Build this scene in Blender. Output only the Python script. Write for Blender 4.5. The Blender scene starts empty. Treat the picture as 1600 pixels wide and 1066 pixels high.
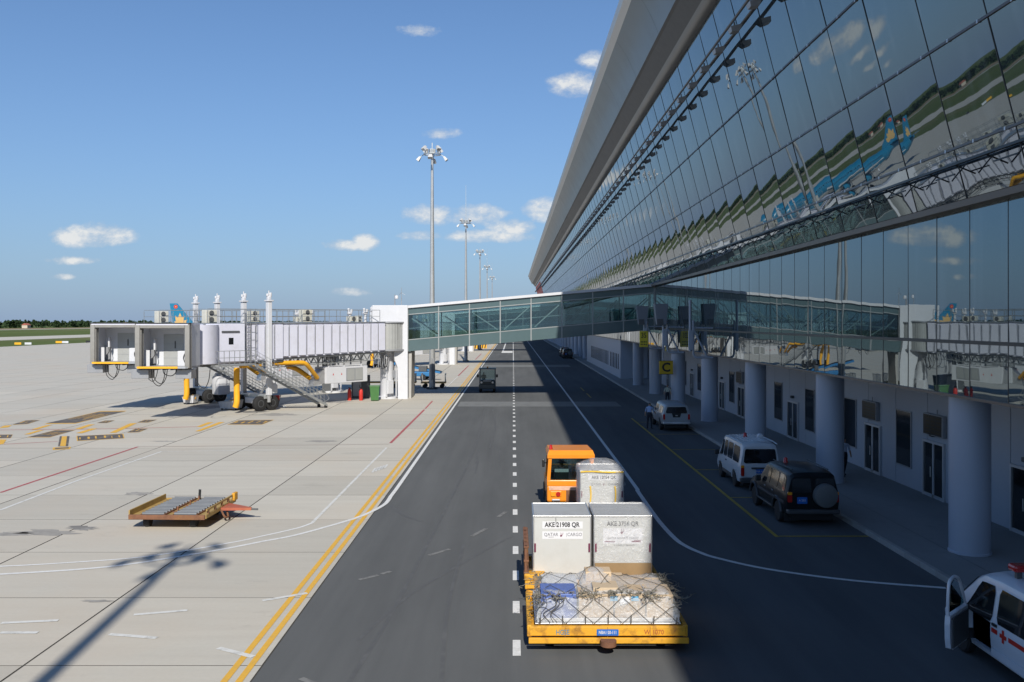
import bpy, bmesh, math, random
from mathutils import Vector, Matrix, Euler
random.seed(11)
scene = bpy.context.scene
COL = scene.collection
R = math.radians
F, H, VX, VY = 1422.0, 7.0, 801.5, 503.0      # calibration: focal in px of the 1600 px photo, eye height, vanishing point

# ------------------------------------------------------------------ camera
cam = bpy.data.cameras.new('camera')
cam.sensor_width = 36; cam.lens = F * 36 / 1600
cam.shift_x = -1.5 / 1600; cam.shift_y = -30 / 1600
cam.clip_start = 0.2; cam.clip_end = 12000
cam_o = bpy.data.objects.new('camera', cam); COL.objects.link(cam_o)
cam_o.location = (0, 0, H); cam_o.rotation_euler = (R(90), 0, 0)
scene.camera = cam_o

# ------------------------------------------------------------------ sky, sun, exposure
SUN_EL = 36.5
world = bpy.data.worlds.new('World'); scene.world = world; world.use_nodes = True
wt = world.node_tree; wt.nodes.clear()
def N(t, kind, **kw):
    n = t.nodes.new(kind)
    for k, v in kw.items(): setattr(n, k, v)
    return n
def math_node(t, op, a, b=None, c=None, clamp=False):
    n = N(t, 'ShaderNodeMath', operation=op); n.use_clamp = clamp
    for i, v in enumerate((a, b, c)):
        if v is None: continue
        if isinstance(v, (int, float)): n.inputs[i].default_value = v
        else: t.links.new(v, n.inputs[i])
    return n.outputs[0]
sky = N(wt, 'ShaderNodeTexSky', sky_type='NISHITA'); sky.sun_disc = False
sky.sun_elevation = R(SUN_EL); sky.sun_rotation = R(175); sky.altitude = 0
sky.air_density = 1.0; sky.dust_density = 0.35; sky.ozone_density = 3.5
SKY_STRENGTH = 0.077
tc = N(wt, 'ShaderNodeTexCoord'); sep = N(wt, 'ShaderNodeSeparateXYZ'); wt.links.new(tc.outputs['Generated'], sep.inputs[0])
ay = math_node(wt, 'MAXIMUM', math_node(wt, 'ABSOLUTE', sep.outputs[1]), 0.02)
gx = math_node(wt, 'DIVIDE', sep.outputs[0], ay); gz = math_node(wt, 'DIVIDE', sep.outputs[2], ay)
cv = N(wt, 'ShaderNodeCombineXYZ'); wt.links.new(gx, cv.inputs[0]); wt.links.new(gz, cv.inputs[1])
def wnoise(scale, detail, rough, stretch):
    mp = N(wt, 'ShaderNodeMapping'); mp.inputs['Scale'].default_value = (scale, scale * stretch, scale); wt.links.new(cv.outputs[0], mp.inputs[0])
    nz = N(wt, 'ShaderNodeTexNoise'); nz.inputs['Scale'].default_value = 1; nz.inputs['Detail'].default_value = detail; nz.inputs['Roughness'].default_value = rough
    wt.links.new(mp.outputs[0], nz.inputs['Vector']); return nz.outputs['Fac']
n1 = wnoise(26, 9, 0.66, 1.5)
n1c = math_node(wt, 'MULTIPLY', math_node(wt, 'SUBTRACT', n1, 0.5), 4.2)
CLOUDS = [(122, 370, 46, 17, 1.0), (165, 367, 44, 20, 1.0), (540, 383, 46, 10, .8), (570, 379, 24, 14, .9), (897, 131, 42, 22, 1.0), (656, 47, 36, 13, .75), (685, 208, 36, 11, .7),
          (672, 336, 46, 17, .95), (745, 336, 50, 18, .95), (800, 356, 40, 15, 1.0), (770, 369, 80, 12, .8), (848, 328, 32, 20, 1.0), (655, 369, 44, 10, .6),
          (112, 407, 46, 8, .7), (96, 433, 24, 6, .6), (550, 456, 50, 8, .55), (928, 95, 34, 18, .65), (-160, 300, 110, 28, 1.0), (-520, 360, 150, 26, 1.0), (1180, 250, 110, 30, 1.0), (2000, 220, 200, 50, 1.0)]
field = None; rise = None
for (u, v, ru, rv, dens) in CLOUDS:
    ma = N(wt, 'ShaderNodeVectorMath', operation='MULTIPLY_ADD'); wt.links.new(cv.outputs[0], ma.inputs[0])
    ma.inputs[1].default_value = (F / ru, F / rv, 0); ma.inputs[2].default_value = (-(u - VX) / ru, -(VY - v) / rv, 0)
    dt = N(wt, 'ShaderNodeVectorMath', operation='DOT_PRODUCT'); wt.links.new(ma.outputs[0], dt.inputs[0]); wt.links.new(ma.outputs[0], dt.inputs[1])
    m = math_node(wt, 'SUBTRACT', dens, dt.outputs['Value'])
    field = m if field is None else math_node(wt, 'MAXIMUM', field, m)
cover = math_node(wt, 'MULTIPLY', math_node(wt, 'ADD', math_node(wt, 'ADD', field, 0.18), math_node(wt, 'MULTIPLY', n1c, 0.85)), 0.85, clamp=True)
cover = math_node(wt, 'MULTIPLY', cover, math_node(wt, 'ADD', field, 1.0, clamp=True))
# lumps are lit from the sun's side, hollows stay greyer
ccol = N(wt, 'ShaderNodeMix', data_type='RGBA'); ccol.inputs[6].default_value = (6.0, 7.0, 8.3, 1); ccol.inputs[7].default_value = (10.6, 10.7, 10.6, 1)
wt.links.new(math_node(wt, 'MULTIPLY_ADD', cover, 0.9, math_node(wt, 'MULTIPLY', n1c, 0.35), clamp=True), ccol.inputs[0])
tint = N(wt, 'ShaderNodeMix', data_type='RGBA', blend_type='MULTIPLY'); tint.inputs[0].default_value = 1; tint.inputs[7].default_value = (.99, 1.25, 1.5, 1); wt.links.new(sky.outputs[0], tint.inputs[6])
hz = N(wt, 'ShaderNodeMix', data_type='RGBA'); hz.inputs[7].default_value = (3.35, 4.65, 7.05, 1); wt.links.new(tint.outputs[2], hz.inputs[6])
el = math_node(wt, 'MAXIMUM', sep.outputs[2], 0.0)
wt.links.new(math_node(wt, 'MULTIPLY', math_node(wt, 'EXPONENT', math_node(wt, 'MULTIPLY', el, -5.5)), 0.88), hz.inputs[0])
cmix = N(wt, 'ShaderNodeMix', data_type='RGBA'); wt.links.new(math_node(wt, 'MULTIPLY', cover, 0.92, clamp=True), cmix.inputs[0])
wt.links.new(hz.outputs[2], cmix.inputs[6]); wt.links.new(ccol.outputs[2], cmix.inputs[7])
bg = N(wt, 'ShaderNodeBackground'); bg.inputs[1].default_value = SKY_STRENGTH; wt.links.new(cmix.outputs[2], bg.inputs[0])
wo = N(wt, 'ShaderNodeOutputWorld'); wt.links.new(bg.outputs[0], wo.inputs[0])

sun = bpy.data.lights.new('sun', 'SUN'); sun.energy = 5.0; sun.angle = R(0.55); sun.color = (1.0, 0.945, 0.85)
sun_o = bpy.data.objects.new('sun', sun); COL.objects.link(sun_o)
ce, se = math.cos(R(SUN_EL)), math.sin(R(SUN_EL))
sdir = Vector((-0.088 * ce, ce, -se)).normalized()
sun_o.rotation_euler = sdir.to_track_quat('-Z', 'Y').to_euler(); sun_o.location = (0, -50, 60)
scene.view_settings.view_transform = 'Standard'; scene.view_settings.look = 'None'
scene.view_settings.exposure = 0.0; scene.view_settings.gamma = 1.0
try:
    scene.cycles.max_bounces = 8; scene.cycles.transparent_max_bounces = 12; scene.cycles.use_denoising = True
    scene.cycles.caustics_reflective = False; scene.cycles.caustics_refractive = False
except Exception: pass

# ------------------------------------------------------------------ helpers
def px(u, v, z=0.0):
    """photo pixel -> world point on the plane Z = z"""
    y = F * (H - z) / (v - VY)
    return (u - VX) * y / F, y

MATS = {}
def srgb(c):
    return tuple(((x / 255) / 12.92 if x / 255 <= .04045 else ((x / 255 + .055) / 1.055) ** 2.4) for x in c)
def mat(name, col, rough=.55, metal=0.0, var=.10, scale=2.0, bump=0.0, bscale=30.0, spec=.5, dirt=0.0, dirtcol=(.08, .06, .045), rand=0.0, stretch=(1, 1, 1), coat=0.0, dscale=1.2):
    if name in MATS: return MATS[name]
    m = bpy.data.materials.new(name); m.use_nodes = True; t = m.node_tree
    b = t.nodes['Principled BSDF']
    b.inputs['Roughness'].default_value = rough; b.inputs['Metallic'].default_value = metal
    b.inputs['Specular IOR Level'].default_value = spec; b.inputs['Coat Weight'].default_value = coat
    g = N(t, 'ShaderNodeNewGeometry'); mp = N(t, 'ShaderNodeMapping'); mp.inputs['Scale'].default_value = stretch
    t.links.new(g.outputs['Position'], mp.inputs[0])
    nz = N(t, 'ShaderNodeTexNoise'); nz.inputs['Scale'].default_value = scale; nz.inputs['Detail'].default_value = 6; nz.inputs['Roughness'].default_value = .6
    t.links.new(mp.outputs[0], nz.inputs['Vector'])
    cr = N(t, 'ShaderNodeMix', data_type='RGBA')
    cr.inputs[6].default_value = (*[max(0, x * (1 - var * 1.6)) for x in col], 1); cr.inputs[7].default_value = (*[min(1, x * (1 + var * 1.6)) for x in col], 1)
    t.links.new(nz.outputs['Fac'], cr.inputs[0]); out = cr.outputs[2]
    if dirt > 0:
        n2 = N(t, 'ShaderNodeTexNoise'); n2.inputs['Scale'].default_value = dscale; n2.inputs['Detail'].default_value = 8; n2.inputs['Roughness'].default_value = .7
        t.links.new(mp.outputs[0], n2.inputs['Vector'])
        f = math_node(t, 'MULTIPLY', math_node(t, 'MULTIPLY', math_node(t, 'SUBTRACT', n2.outputs['Fac'], .5), 6.0, clamp=True), dirt)
        dm = N(t, 'ShaderNodeMix', data_type='RGBA'); dm.inputs[7].default_value = (*dirtcol, 1)
        t.links.new(f, dm.inputs[0]); t.links.new(out, dm.inputs[6]); out = dm.outputs[2]
    if rand > 0:
        oi = N(t, 'ShaderNodeObjectInfo'); k = math_node(t, 'MULTIPLY_ADD', oi.outputs['Random'], 2 * rand, 1 - rand)
        hm = N(t, 'ShaderNodeVectorMath', operation='SCALE'); t.links.new(out, hm.inputs[0]); t.links.new(k, hm.inputs['Scale']); out = hm.outputs[0]
    t.links.new(out, b.inputs['Base Color'])
    rr = math_node(t, 'MULTIPLY_ADD', nz.outputs['Fac'], .16, rough - .08, clamp=True); t.links.new(rr, b.inputs['Roughness'])
    if bump > 0:
        nb = N(t, 'ShaderNodeTexNoise'); nb.inputs['Scale'].default_value = bscale; nb.inputs['Detail'].default_value = 5
        t.links.new(mp.outputs[0], nb.inputs['Vector'])
        bp = N(t, 'ShaderNodeBump'); bp.inputs['Strength'].default_value = bump; bp.inputs['Distance'].default_value = .02
        t.links.new(nb.outputs['Fac'], bp.inputs['Height']); t.links.new(bp.outputs[0], b.inputs['Normal'])
    MATS[name] = m
    return m

class MB:
    """collects shapes; build() links them as ONE mesh object"""
    def __init__(s): s.v = []; s.f = []; s.mi = []; s.cur = 0
    def add(s, vs, fs):
        o = len(s.v); s.v += [tuple(p) for p in vs]; s.f += [tuple(i + o for i in q) for q in fs]; s.mi += [s.cur] * len(fs); return s
    def box(s, x0, x1, y0, y1, z0, z1):
        return s.add([(x0, y0, z0), (x1, y0, z0), (x1, y1, z0), (x0, y1, z0), (x0, y0, z1), (x1, y0, z1), (x1, y1, z1), (x0, y1, z1)],
                     [(3, 2, 1, 0), (4, 5, 6, 7), (0, 1, 5, 4), (1, 2, 6, 5), (2, 3, 7, 6), (3, 0, 4, 7)])
    def cbox(s, x0, x1, y0, y1, z0, z1, b=.03):
        """box with chamfered edges"""
        hx, hy, hz = (x1 - x0) / 2, (y1 - y0) / 2, (z1 - z0) / 2; cx, cy, cz = (x0 + x1) / 2, (y0 + y1) / 2, (z0 + z1) / 2
        b = min(b, hx * .95, hy * .95, hz * .95)
        bm = bmesh.new(); bmesh.ops.create_cube(bm, size=1)
        for q in bm.verts: q.co = Vector((cx + q.co.x * 2 * hx, cy + q.co.y * 2 * hy, cz + q.co.z * 2 * hz))
        bmesh.ops.bevel(bm, geom=list(bm.edges), offset=b, segments=2, affect='EDGES', profile=.5)
        bm.verts.index_update(); vs = [tuple(q.co) for q in bm.verts]; fs = [tuple(q.index for q in f.verts) for f in bm.faces]; bm.free()
        return s.add(vs, fs)
    def cyl(s, p0, p1, r0, r1=None, n=12, cap=True):
        r1 = r0 if r1 is None else r1
        p0, p1 = Vector(p0), Vector(p1); d = (p1 - p0).normalized()
        a = d.orthogonal().normalized(); b = d.cross(a)
        vs = []
        for k in range(n):
            q = 2 * math.pi * k / n; e = a * math.cos(q) + b * math.sin(q)
            vs.append(p0 + e * r0); vs.append(p1 + e * r1)
        fs = [(2 * k, 2 * ((k + 1) % n), 2 * ((k + 1) % n) + 1, 2 * k + 1) for k in range(n)]
        if cap: fs += [tuple(2 * k for k in reversed(range(n))), tuple(2 * k + 1 for k in range(n))]
        return s.add(vs, fs)
    def tube(s, pts, r, n=6):
        pts = [Vector(p) for p in pts]; m = len(pts); vs = []; ref = None
        for i, p in enumerate(pts):
            d = (pts[min(i + 1, m - 1)] - pts[max(i - 1, 0)]);
            if d.length < 1e-9: d = Vector((0, 0, 1))
            d.normalize()
            if ref is None or abs(ref.dot(d)) > .95: ref = d.orthogonal().normalized()
            a = (ref - d * ref.dot(d)).normalized(); b = d.cross(a); ref = a
            rr = r[i] if isinstance(r, (list, tuple)) else r
            for k in range(n):
                q = 2 * math.pi * k / n; vs.append(p + (a * math.cos(q) + b * math.sin(q)) * rr)
        fs = [(i * n + k, i * n + (k + 1) % n, (i + 1) * n + (k + 1) % n, (i + 1) * n + k) for i in range(m - 1) for k in range(n)]
        fs += [tuple(reversed(range(n))), tuple((m - 1) * n + k for k in range(n))]
        return s.add(vs, fs)
    def prism(s, poly, axis, a, b):
        """2D polygon extruded along axis ('x','y','z') from a to b"""
        def P(q, w): return {'x': (w, q[0], q[1]), 'y': (q[0], w, q[1]), 'z': (q[0], q[1], w)}[axis]
        n = len(poly)
        vs = [P(q, a) for q in poly] + [P(q, b) for q in poly]
        fs = [tuple(reversed(range(n))), tuple(range(n, 2 * n))] + [(i, (i + 1) % n, n + (i + 1) % n, n + i) for i in range(n)]
        return s.add(vs, fs)
    def lathe(s, prof, c, axis='z', n=24):
        """profile (r, h) turned round axis through c"""
        c = Vector(c); vs = []; m = len(prof)
        for (r, h) in prof:
            for k in range(n):
                q = 2 * math.pi * k / n; x, y = r * math.cos(q), r * math.sin(q)
                vs.append(c + Vector({'z': (x, y, h), 'y': (x, h, y), 'x': (h, x, y)}[axis]))
        fs = [(i * n + k, i * n + (k + 1) % n, (i + 1) * n + (k + 1) % n, (i + 1) * n + k) for i in range(m - 1) for k in range(n)]
        if prof[0][0] > 1e-6: fs.append(tuple(reversed(range(n))))
        if prof[-1][0] > 1e-6: fs.append(tuple((m - 1) * n + k for k in range(n)))
        return s.add(vs, fs)
    def bar(s, p0, p1, w, h=None):
        """square bar between two points"""
        h = w if h is None else h; p0, p1 = Vector(p0), Vector(p1); d = (p1 - p0).normalized()
        up = Vector((0, 0, 1)) if abs(d.z) < .95 else Vector((1, 0, 0))
        a = d.cross(up).normalized(); b = a.cross(d).normalized()
        vs = []
        for p in (p0, p1):
            for (i, j) in ((-1, -1), (1, -1), (1, 1), (-1, 1)): vs.append(p + a * i * w / 2 + b * j * h / 2)
        return s.add(vs, [(3, 2, 1, 0), (4, 5, 6, 7), (0, 1, 5, 4), (1, 2, 6, 5), (2, 3, 7, 6), (3, 0, 4, 7)])
    def grid(s, fn, nu, nv):
        vs = [fn(i / nu, j / nv) for j in range(nv + 1) for i in range(nu + 1)]
        return s.add(vs, [(j * (nu + 1) + i, j * (nu + 1) + i + 1, (j + 1) * (nu + 1) + i + 1, (j + 1) * (nu + 1) + i) for j in range(nv) for i in range(nu)])
    def mesh(s, name, mats, smooth=None):
        me = bpy.data.meshes.new(name); me.from_pydata(s.v, [], s.f)
        for m in (mats if isinstance(mats, (list, tuple)) else [mats]): me.materials.append(m)
        if len(me.materials) > 1: me.polygons.foreach_set('material_index', s.mi)
        bm = bmesh.new(); bm.from_mesh(me); bmesh.ops.recalc_face_normals(bm, faces=bm.faces); bm.to_mesh(me); bm.free()
        if smooth is not None: me.shade_smooth(); me.set_sharp_from_angle(angle=R(smooth))
        me.update(); return me
    def build(s, name, mats, parent=None, smooth=None, raw=False):
        return link(name, s.mesh(name, mats, smooth), parent)
def link(name, me, parent=None, loc=None, rot=None):
    o = bpy.data.objects.new(name, me); COL.objects.link(o)
    if parent is not None: o.parent = parent
    if loc is not None: o.location = loc
    if rot is not None: o.rotation_euler = rot
    return o
def tag(o, label=None, cat=None, group=None, kind=None):
    for k, v in (('label', label), ('category', cat), ('group', group), ('kind', kind)):
        if v: o[k] = v
    return o
def empty(name, loc=(0, 0, 0), rz=0.0, label=None, cat=None, group=None):
    o = bpy.data.objects.new(name, None); COL.objects.link(o); o.location = loc; o.rotation_euler = (0, 0, rz)
    return tag(o, label, cat, group)
KIDS = lambda o: [c for c in bpy.data.objects if c.parent == o]
def copy_tree(o, parent=None):
    ch = list(o.children)
    c = o.copy(); COL.objects.link(c)
    if parent is not None: c.parent = parent
    for k in ch: copy_tree(k, c)
    return c
def text(body, size, material, parent, loc, rot=(R(90), 0, 0), align='CENTER', name='lettering', squeeze=1.0, bold=0.0, extrude=.002):
    cu = bpy.data.curves.new(name, 'FONT'); cu.body = body; cu.size = size; cu.align_x = align; cu.align_y = 'CENTER'; cu.extrude = extrude; cu.offset = bold
    cu.resolution_u = 3
    o = bpy.data.objects.new(name, cu); COL.objects.link(o)
    dg = bpy.context.evaluated_depsgraph_get(); me = bpy.data.meshes.new_from_object(o.evaluated_get(dg)); bpy.data.objects.remove(o)
    for q in me.vertices: q.co.x *= squeeze
    me.materials.clear(); me.materials.append(material)
    return link(name, me, parent, loc, rot)

# ------------------------------------------------------------------ materials
white = mat('white_paint', (.62, .63, .66), .45, var=.03, dirt=.10, dirtcol=(.4, .38, .34))
lilac = mat('bridge_white', (.68, .69, .79), .45, var=.03, dirt=.22, dirtcol=(.46, .44, .42))
wallw = mat('wall_panel', (.40, .43, .48), .5, var=.04, scale=.8)
colm = mat('column_paint', (.39, .425, .49), .45, var=.04, scale=.7, dirt=.08, dirtcol=(.35, .36, .38))
greym = mat('grey_metal', (.33, .34, .36), .45, metal=.3, var=.1)
dgrey = mat('dark_grey', (.09, .095, .10), .5, var=.15)
galv = mat('galvanised', (.50, .52, .52), .42, metal=.7, var=.12, scale=6)
alum = mat('aluminium', (.62, .62, .62), .38, metal=.8, var=.08)
black = mat('black_rubber', (.018, .018, .019), .75, var=.2)
blackp = mat('black_plastic', (.02, .021, .022), .45, var=.2)
yellow = mat('yellow_paint', (.80, .42, .02), .5, var=.08)
hosey = mat('yellow_hose', (.85, .42, .02), .55, var=.08, bump=.3, bscale=14)
yrust = mat('rusty_yellow', (.72, .36, .025), .6, var=.12, scale=4, dirt=.75, dirtcol=(.13, .05, .025), dscale=2.6, bump=.2)
rust = mat('rust', (.19, .085, .045), .8, var=.35, scale=5, dirt=.4, dirtcol=(.4, .2, .05), bump=.3)
orange = mat('orange_paint', (.85, .27, .015), .38, var=.05, coat=.3, dirt=.06, dirtcol=(.3, .12, .03))
red = mat('red_paint', (.55, .03, .02), .45, var=.08)
redl = mat('red_lens', (.45, .02, .015), .15, var=.05, coat=.6)
amber = mat('amber_lens', (.85, .33, .02), .15, var=.05, coat=.6)
clearl = mat('clear_lens', (.75, .75, .75), .12, var=.02, coat=.6)
ink = mat('black_ink', (.02, .02, .022), .6, var=.05)
inkg = mat('grey_ink', (.16, .16, .18), .6, var=.1)
inkm = mat('maroon_ink', (.16, .02, .06), .6, var=.1)
blueplate = mat('blue_plate', (.02, .14, .5), .4, var=.05)
winglass = mat('dark_window_glass', (.012, .014, .016), .06, var=.1, spec=.9)
conc_b = mat('pier_concrete', (.42, .41, .39), .8, var=.12, bump=.2)
green = mat('green_plastic', (.06, .17, .05), .45, var=.1)
skin = mat('skin', (.40, .23, .15), .55, var=.05)
hairm = mat('black_hair', (.012, .01, .009), .5, var=.1)
shirtb = mat('light_blue_shirt', (.32, .42, .62), .8, var=.06)
shirtw = mat('pale_shirt', (.55, .60, .72), .8, var=.06)
trous = mat('dark_trousers', (.018, .02, .03), .8, var=.1)
vest = mat('reflective_vest', (.55, .60, .12), .6, var=.08)
shoes = mat('black_shoes', (.012, .012, .012), .4, var=.1)
wm_ = mat('white_line_paint', (.72, .72, .70), .7, var=.10, scale=9, dirt=.35, dirtcol=(.36, .35, .33), dscale=5)
wm2 = mat('worn_white_paint', (.66, .66, .63), .8, var=.10, scale=9, dirt=.8, dirtcol=(.42, .41, .38), dscale=3.5)
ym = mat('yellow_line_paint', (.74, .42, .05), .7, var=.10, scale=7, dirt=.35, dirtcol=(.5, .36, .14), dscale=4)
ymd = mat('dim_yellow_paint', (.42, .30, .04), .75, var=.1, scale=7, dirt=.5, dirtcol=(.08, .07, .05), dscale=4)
rm = mat('red_line_paint', (.42, .09, .10), .75, var=.12, scale=5, dirt=.4, dirtcol=(.42, .33, .28), dscale=3)
bm_ = mat('black_line_paint', (.10, .09, .085), .8, var=.25, scale=3, dirt=.75, dirtcol=(.30, .26, .18), dscale=2)
card = mat('cardboard', (.54, .41, .27), .8, var=.08, rand=.12)
# ------------------------------------------------------------------ ground materials
def concrete_material(name, joints, rand):
    m = bpy.data.materials.new(name); m.use_nodes = True; t = m.node_tree; b = t.nodes['Principled BSDF']
    b.inputs['Roughness'].default_value = .85; b.inputs['Specular IOR Level'].default_value = .25
    g = N(t, 'ShaderNodeNewGeometry')
    def nz(scale, st, detail=6, rough=.6):
        mp = N(t, 'ShaderNodeMapping'); mp.inputs['Scale'].default_value = st; t.links.new(g.outputs['Position'], mp.inputs[0])
        n = N(t, 'ShaderNodeTexNoise'); n.inputs['Scale'].default_value = scale; n.inputs['Detail'].default_value = detail; n.inputs['Roughness'].default_value = rough
        t.links.new(mp.outputs[0], n.inputs['Vector']); return n.outputs['Fac']
    a = nz(.12, (1, 1, 1)); st = nz(1.0, (.16, 1.6, 1), 8, .65); fine = nz(9, (1, 1, 1), 4); spots = nz(.45, (.6, 1.4, 1), 9, .72)
    mx = N(t, 'ShaderNodeMix', data_type='RGBA'); mx.inputs[6].default_value = (.395, .372, .322, 1); mx.inputs[7].default_value = (.615, .585, .51, 1)
    s = math_node(t, 'ADD', math_node(t, 'MULTIPLY', st, .62), math_node(t, 'MULTIPLY', fine, .26)); s = math_node(t, 'ADD', s, math_node(t, 'MULTIPLY', a, .42)); s = math_node(t, 'SUBTRACT', s, .15, clamp=True)
    t.links.new(s, mx.inputs[0])
    warm = N(t, 'ShaderNodeMix', data_type='RGBA'); warm.inputs[7].default_value = (.50, .44, .36, 1)
    t.links.new(math_node(t, 'MULTIPLY', math_node(t, 'SUBTRACT', a, .47), 3.0, clamp=True), warm.inputs[0]); t.links.new(mx.outputs[2], warm.inputs[6])
    dk = N(t, 'ShaderNodeMix', data_type='RGBA'); dk.inputs[7].default_value = (.19, .175, .155, 1)
    f = math_node(t, 'MULTIPLY', math_node(t, 'SUBTRACT', spots, .60), 3.2, clamp=True); t.links.new(math_node(t, 'MULTIPLY', f, .75), dk.inputs[0])
    t.links.new(warm.outputs[2], dk.inputs[6]); out = dk.outputs[2]
    if rand:
        oi = N(t, 'ShaderNodeObjectInfo'); k = math_node(t, 'MULTIPLY_ADD', oi.outputs['Random'], .15, .925)
        hm = N(t, 'ShaderNodeVectorMath', operation='SCALE'); t.links.new(out, hm.inputs[0]); t.links.new(k, hm.inputs['Scale']); out = hm.outputs[0]
    if joints:
        sp = N(t, 'ShaderNodeSeparateXYZ'); t.links.new(g.outputs['Position'], sp.inputs[0])
        jx = math_node(t, 'PINGPONG', math_node(t, 'ADD', sp.outputs[0], JX0), JDX / 2); jy = math_node(t, 'PINGPONG', math_node(t, 'SUBTRACT', sp.outputs[1], JY0), JDY / 2)
        j = math_node(t, 'LESS_THAN', math_node(t, 'MINIMUM', jx, jy), .03)
        jm = N(t, 'ShaderNodeMix', data_type='RGBA'); jm.inputs[7].default_value = (.075, .07, .062, 1); t.links.new(j, jm.inputs[0]); t.links.new(out, jm.inputs[6]); out = jm.outputs[2]
    t.links.new(out, b.inputs['Base Color'])
    bp = N(t, 'ShaderNodeBump'); bp.inputs['Strength'].default_value = .25; bp.inputs['Distance'].default_value = .01; t.links.new(fine, bp.inputs['Height']); t.links.new(bp.outputs[0], b.inputs['Normal'])
    return m
JX0, JDX, JY0, JDY = 5.09, 4.86, 18.5, 4.55
m_apron = concrete_material('apron_concrete', True, False); m_slab = concrete_material('slab_concrete', False, True); m_taxi = concrete_material('taxiway_concrete', False, False)

def asphalt_material():
    m = bpy.data.materials.new('asphalt'); m.use_nodes = True; t = m.node_tree; b = t.nodes['Principled BSDF']
    b.inputs['Roughness'].default_value = .95; b.inputs['Specular IOR Level'].default_value = .06
    g = N(t, 'ShaderNodeNewGeometry')
    def nz(scale, st, detail=6, rough=.6):
        mp = N(t, 'ShaderNodeMapping'); mp.inputs['Scale'].default_value = st; t.links.new(g.outputs['Position'], mp.inputs[0])
        n = N(t, 'ShaderNodeTexNoise'); n.inputs['Scale'].default_value = scale; n.inputs['Detail'].default_value = detail; n.inputs['Roughness'].default_value = rough
        t.links.new(mp.outputs[0], n.inputs['Vector']); return n.outputs['Fac']
    a = nz(.35, (1, .18, 1), 5); tr = nz(1.4, (1, .03, 1), 3); fine = nz(60, (1, 1, 1), 3, .7); sp = nz(2.2, (1, 1, 1), 10, .75)
    mx = N(t, 'ShaderNodeMix', data_type='RGBA'); mx.inputs[6].default_value = (.076, .080, .083, 1); mx.inputs[7].default_value = (.160, .166, .168, 1)
    s = math_node(t, 'ADD', math_node(t, 'MULTIPLY', a, .5), math_node(t, 'MULTIPLY', tr, .3)); s = math_node(t, 'ADD', s, math_node(t, 'MULTIPLY', fine, .25)); s = math_node(t, 'MULTIPLY_ADD', s, 1.9, -.47, clamp=True)
    t.links.new(s, mx.inputs[0])
    dk = N(t, 'ShaderNodeMix', data_type='RGBA'); dk.inputs[7].default_value = (.035, .035, .036, 1)
    t.links.new(math_node(t, 'MULTIPLY', math_node(t, 'SUBTRACT', sp, .68), 6.0, clamp=True), dk.inputs[0]); t.links.new(mx.outputs[2], dk.inputs[6])
    t.links.new(dk.outputs[2], b.inputs['Base Color'])
    bp = N(t, 'ShaderNodeBump'); bp.inputs['Strength'].default_value = .35; bp.inputs['Distance'].default_value = .006; t.links.new(fine, bp.inputs['Height']); t.links.new(bp.outputs[0], b.inputs['Normal'])
    return m
m_asph = asphalt_material()
m_grass = mat('grass_field', (.095, .125, .035), .95, var=.35, scale=.02, spec=.1, dirt=.5, dirtcol=(.19, .17, .085), dscale=.012, stretch=(1, .35, 1))
m_tyre = mat('tyre_mark', (.092, .095, .097), .85, var=.1, scale=3, dirt=.9, dirtcol=(.116, .119, .12), dscale=1.5)
wm3 = mat('nearly_gone_paint', (.20, .20, .195), .85, var=.15, scale=6, dirt=.9, dirtcol=(.085, .085, .085), dscale=4)
m_pale = mat('worn_pale_strip', (.175, .18, .18), .85, var=.12, scale=1.5, dirt=.5, dirtcol=(.08, .08, .08), dscale=1.2)
m_pave = mat('pavement_concrete', (.24, .24, .235), .85, var=.1, scale=1.2, dirt=.3, dirtcol=(.13, .13, .125), bump=.15)
m_kerb = mat('kerb_stone', (.33, .32, .30), .85, var=.12, scale=2, rand=.12, bump=.2)
m_dirt = mat('bare_soil', (.30, .20, .13), .95, var=.2, scale=.05)

def sheet(name, x0, x1, y0, y1, z, m, parent=None, kind=None, ny=1):
    b = MB()
    for k in range(ny):
        ya, yb = y0 + (y1 - y0) * k / ny, y0 + (y1 - y0) * (k + 1) / ny
        b.add([(x0, ya, z), (x1, ya, z), (x1, yb, z), (x0, yb, z)], [(0, 1, 2, 3)])
    o = b.build(name, m, parent)
    if kind: o['kind'] = kind
    return o
ground = sheet('ground', -5000, 5000, -600, 9000, -.06, m_grass, kind='structure')
apron = sheet('apron', -143, -5.09, -120, 1600, 0, m_apron, kind='structure')
sheet('taxiway', -234, -193, -400, 5000, -.03, m_taxi, kind='structure')
sheet('runway', -452, -432, -400, 5000, -.03, m_taxi, kind='structure')
sheet('bare_ground', -520, -470, -400, 5000, -.03, m_dirt, kind='structure')
road = sheet('road', -5.09, 11.62, -120, 1600, -.004, m_asph, kind='structure')

# concrete slabs (each one its own piece) as far as they can be told apart
sm = MB().box(.024, JDX - .024, .015, JDY - .015, -.002, .012).mesh('concrete_slab', [m_slab, mat('joint_sealant', (.06, .056, .05), .9)])
for p_ in sm.polygons: p_.material_index = 0 if p_.normal.z > .5 else 1
for i in range(13):
    for j in range(-2, 17):
        x1 = -JX0 - i * JDX; x0 = x1 - JDX; y0 = JY0 + j * JDY
        if x1 < -(y0 + JDY) * .5637 - 3: continue
        link('concrete_slab', sm, apron, (x0 + random.uniform(-.003, .003), y0, random.uniform(-.002, .002)))

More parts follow.
